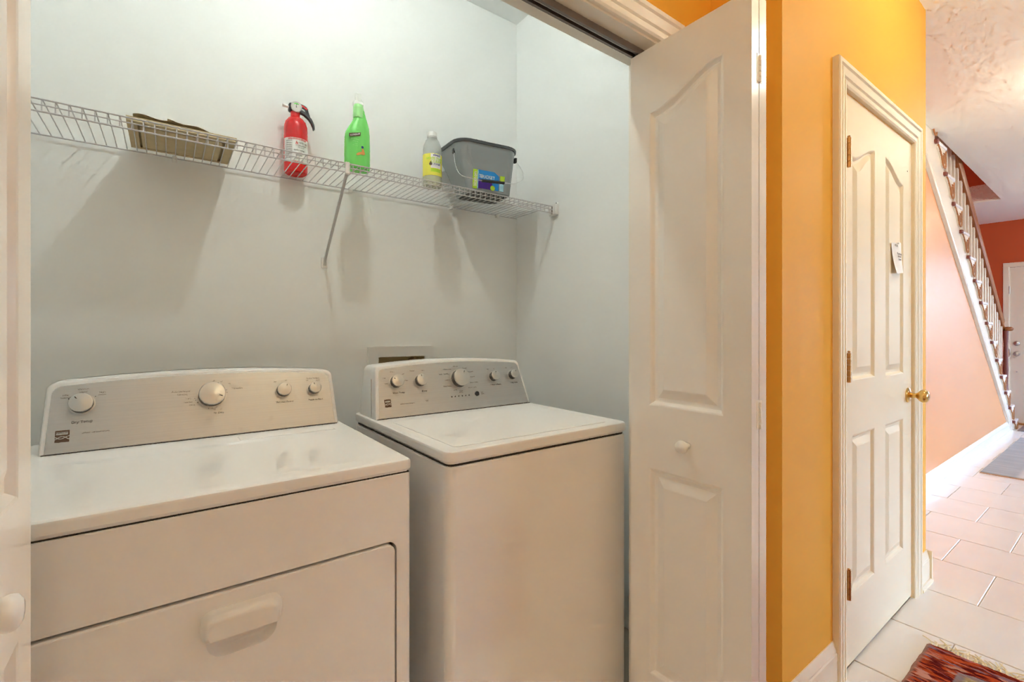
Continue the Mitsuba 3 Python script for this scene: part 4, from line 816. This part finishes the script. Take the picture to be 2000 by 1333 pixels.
obj('volute', tube(vol, np.linspace(0.030, 0.022, len(vol)), 10), 'handrail_wood', st, True, 'scrolled end of the handrail')
obj('newel_post', lathe([(0.030, NZ0 + RISE), (0.030, 0.50), (0.021, 0.53), (0.018, 0.60), (0.023, 0.75), (0.020, 0.90), (0.017, 1.05), (0.022, 1.12), (0.024, 1.215), (0.0001, 1.215)], 20, (8.03, 0.995, 0)), 'dark_wood', st, 40, 'dark turned newel post')
# stringer: board between the wall's top line and the steps
poly = [(8.36, 0.0)]
for i in range(NS):
    xn, zt = NX0 - RUN * i - 0.03, NZ0 + RISE * i - 0.027
    poly += [(xn, zt - (RISE if i else zt)), (xn, zt)]
poly = [(xn, max(z, 0.0)) for xn, z in poly]
xe = poly[-1][0] - RUN; poly += [(xe, poly[-1][1]), (xe, SL(xe) - 0.02), (xb - 0.06, 0.0)]
sp_ = Polygon(poly).buffer(0)
obj('stringer', xz(sp_, 0.968, YS + 0.06), 'cream_paint', st, False)
mx0, mx1 = xe, xb - 0.01
obj('stringer_moulding', loft([[(x_, 0.962, SL(x_) - 0.035), (x_, 0.957, SL(x_) - 0.015), (x_, 0.962, SL(x_) + 0.010), (x_, 0.984, SL(x_) + 0.018), (x_, 0.984, SL(x_) - 0.045)] for x_ in (mx0, mx1)]), 'cream_paint', st, 30)

# ================================================================== RUGS
random.seed(4); rng = np.random.default_rng(4)
rg = thing('red_rug', 'thick red and rust rug with pale fringe on the tiles before the hall door', 'rug')
RX0, RX1, RY0, RY1 = 0.9, 2.352, -0.55, 0.500
nx, ny = 420, 300
gx, gy = np.meshgrid(np.linspace(RX0, RX1, nx), np.linspace(RY0, RY1, ny), indexing='ij')
p3 = np.stack([gx * 130, gy * 26, np.zeros_like(gx)], -1)
hgt = 0.012 + 0.008 * meshkit.fbm(p3, 3, 3) + 0.003 * meshkit.noise(np.stack([gx * 160, gy * 120, gx * 0], -1), 7)
edge = np.minimum.reduce([gx - RX0, RX1 - gx, gy - RY0, RY1 - gy]); hgt *= np.clip(edge / 0.010, 0.15, 1) ** 0.5
gx2 = gx + 0.004 * (meshkit.noise(np.stack([gy * 25, gx * 0, gx * 0], -1), 9) - 0.5)
gy2 = gy + 0.004 * (meshkit.noise(np.stack([gx * 25, gx * 0, gx * 0], -1), 5) - 0.5)
V = np.stack([gx2, gy2, hgt], -1).reshape(-1, 3); idx = np.arange(nx * ny).reshape(nx, ny)
q = np.stack([idx[:-1, :-1], idx[1:, :-1], idx[1:, 1:], idx[:-1, 1:]], -1).reshape(-1, 4)
obj('pile', (V, q), 'rug_pile', rg, True)
obj('backing', box(RX0 + 0.004, RX1 - 0.004, RY0 + 0.004, RY1 - 0.004, 0.0005, 0.004), 'rug_binding', rg, False)
strands = []
for y in np.arange(RY0 + 0.01, RY1 - 0.005, 0.0085):
    a, l = random.uniform(-0.9, 0.9), random.uniform(0.045, 0.085)
    p = [(RX1 - 0.006, y, 0.006)]
    for s_ in (0.33, 0.66, 1.0):
        p.append((RX1 + l * s_ * math.cos(a * s_), y + l * s_ * math.sin(a * s_) + random.uniform(-0.004, 0.004), 0.0045 + random.uniform(0, 0.004)))
    strands.append(tube(smooth_path(p, 3), np.linspace(0.0028, 0.0018, 10), 5))
obj('fringe', cat(*strands), 'fringe_yarn', rg, True, 'pale knotted fringe', kind='stuff')
rg2 = thing('grey_rug', 'pale grey bordered rug lying further down the hall beside the stairs', 'rug')
obj('pile', rbox(5.58, 7.72, -0.55, 0.842, 0.004, 0.016, 0.004, 2), 'rug_grey', rg2, 30)
obj('backing', rbox(5.575, 7.725, -0.555, 0.847, 0.0005, 0.008, 0.003, 2), 'rug_jute', rg2, 30, 'brown bound edge')
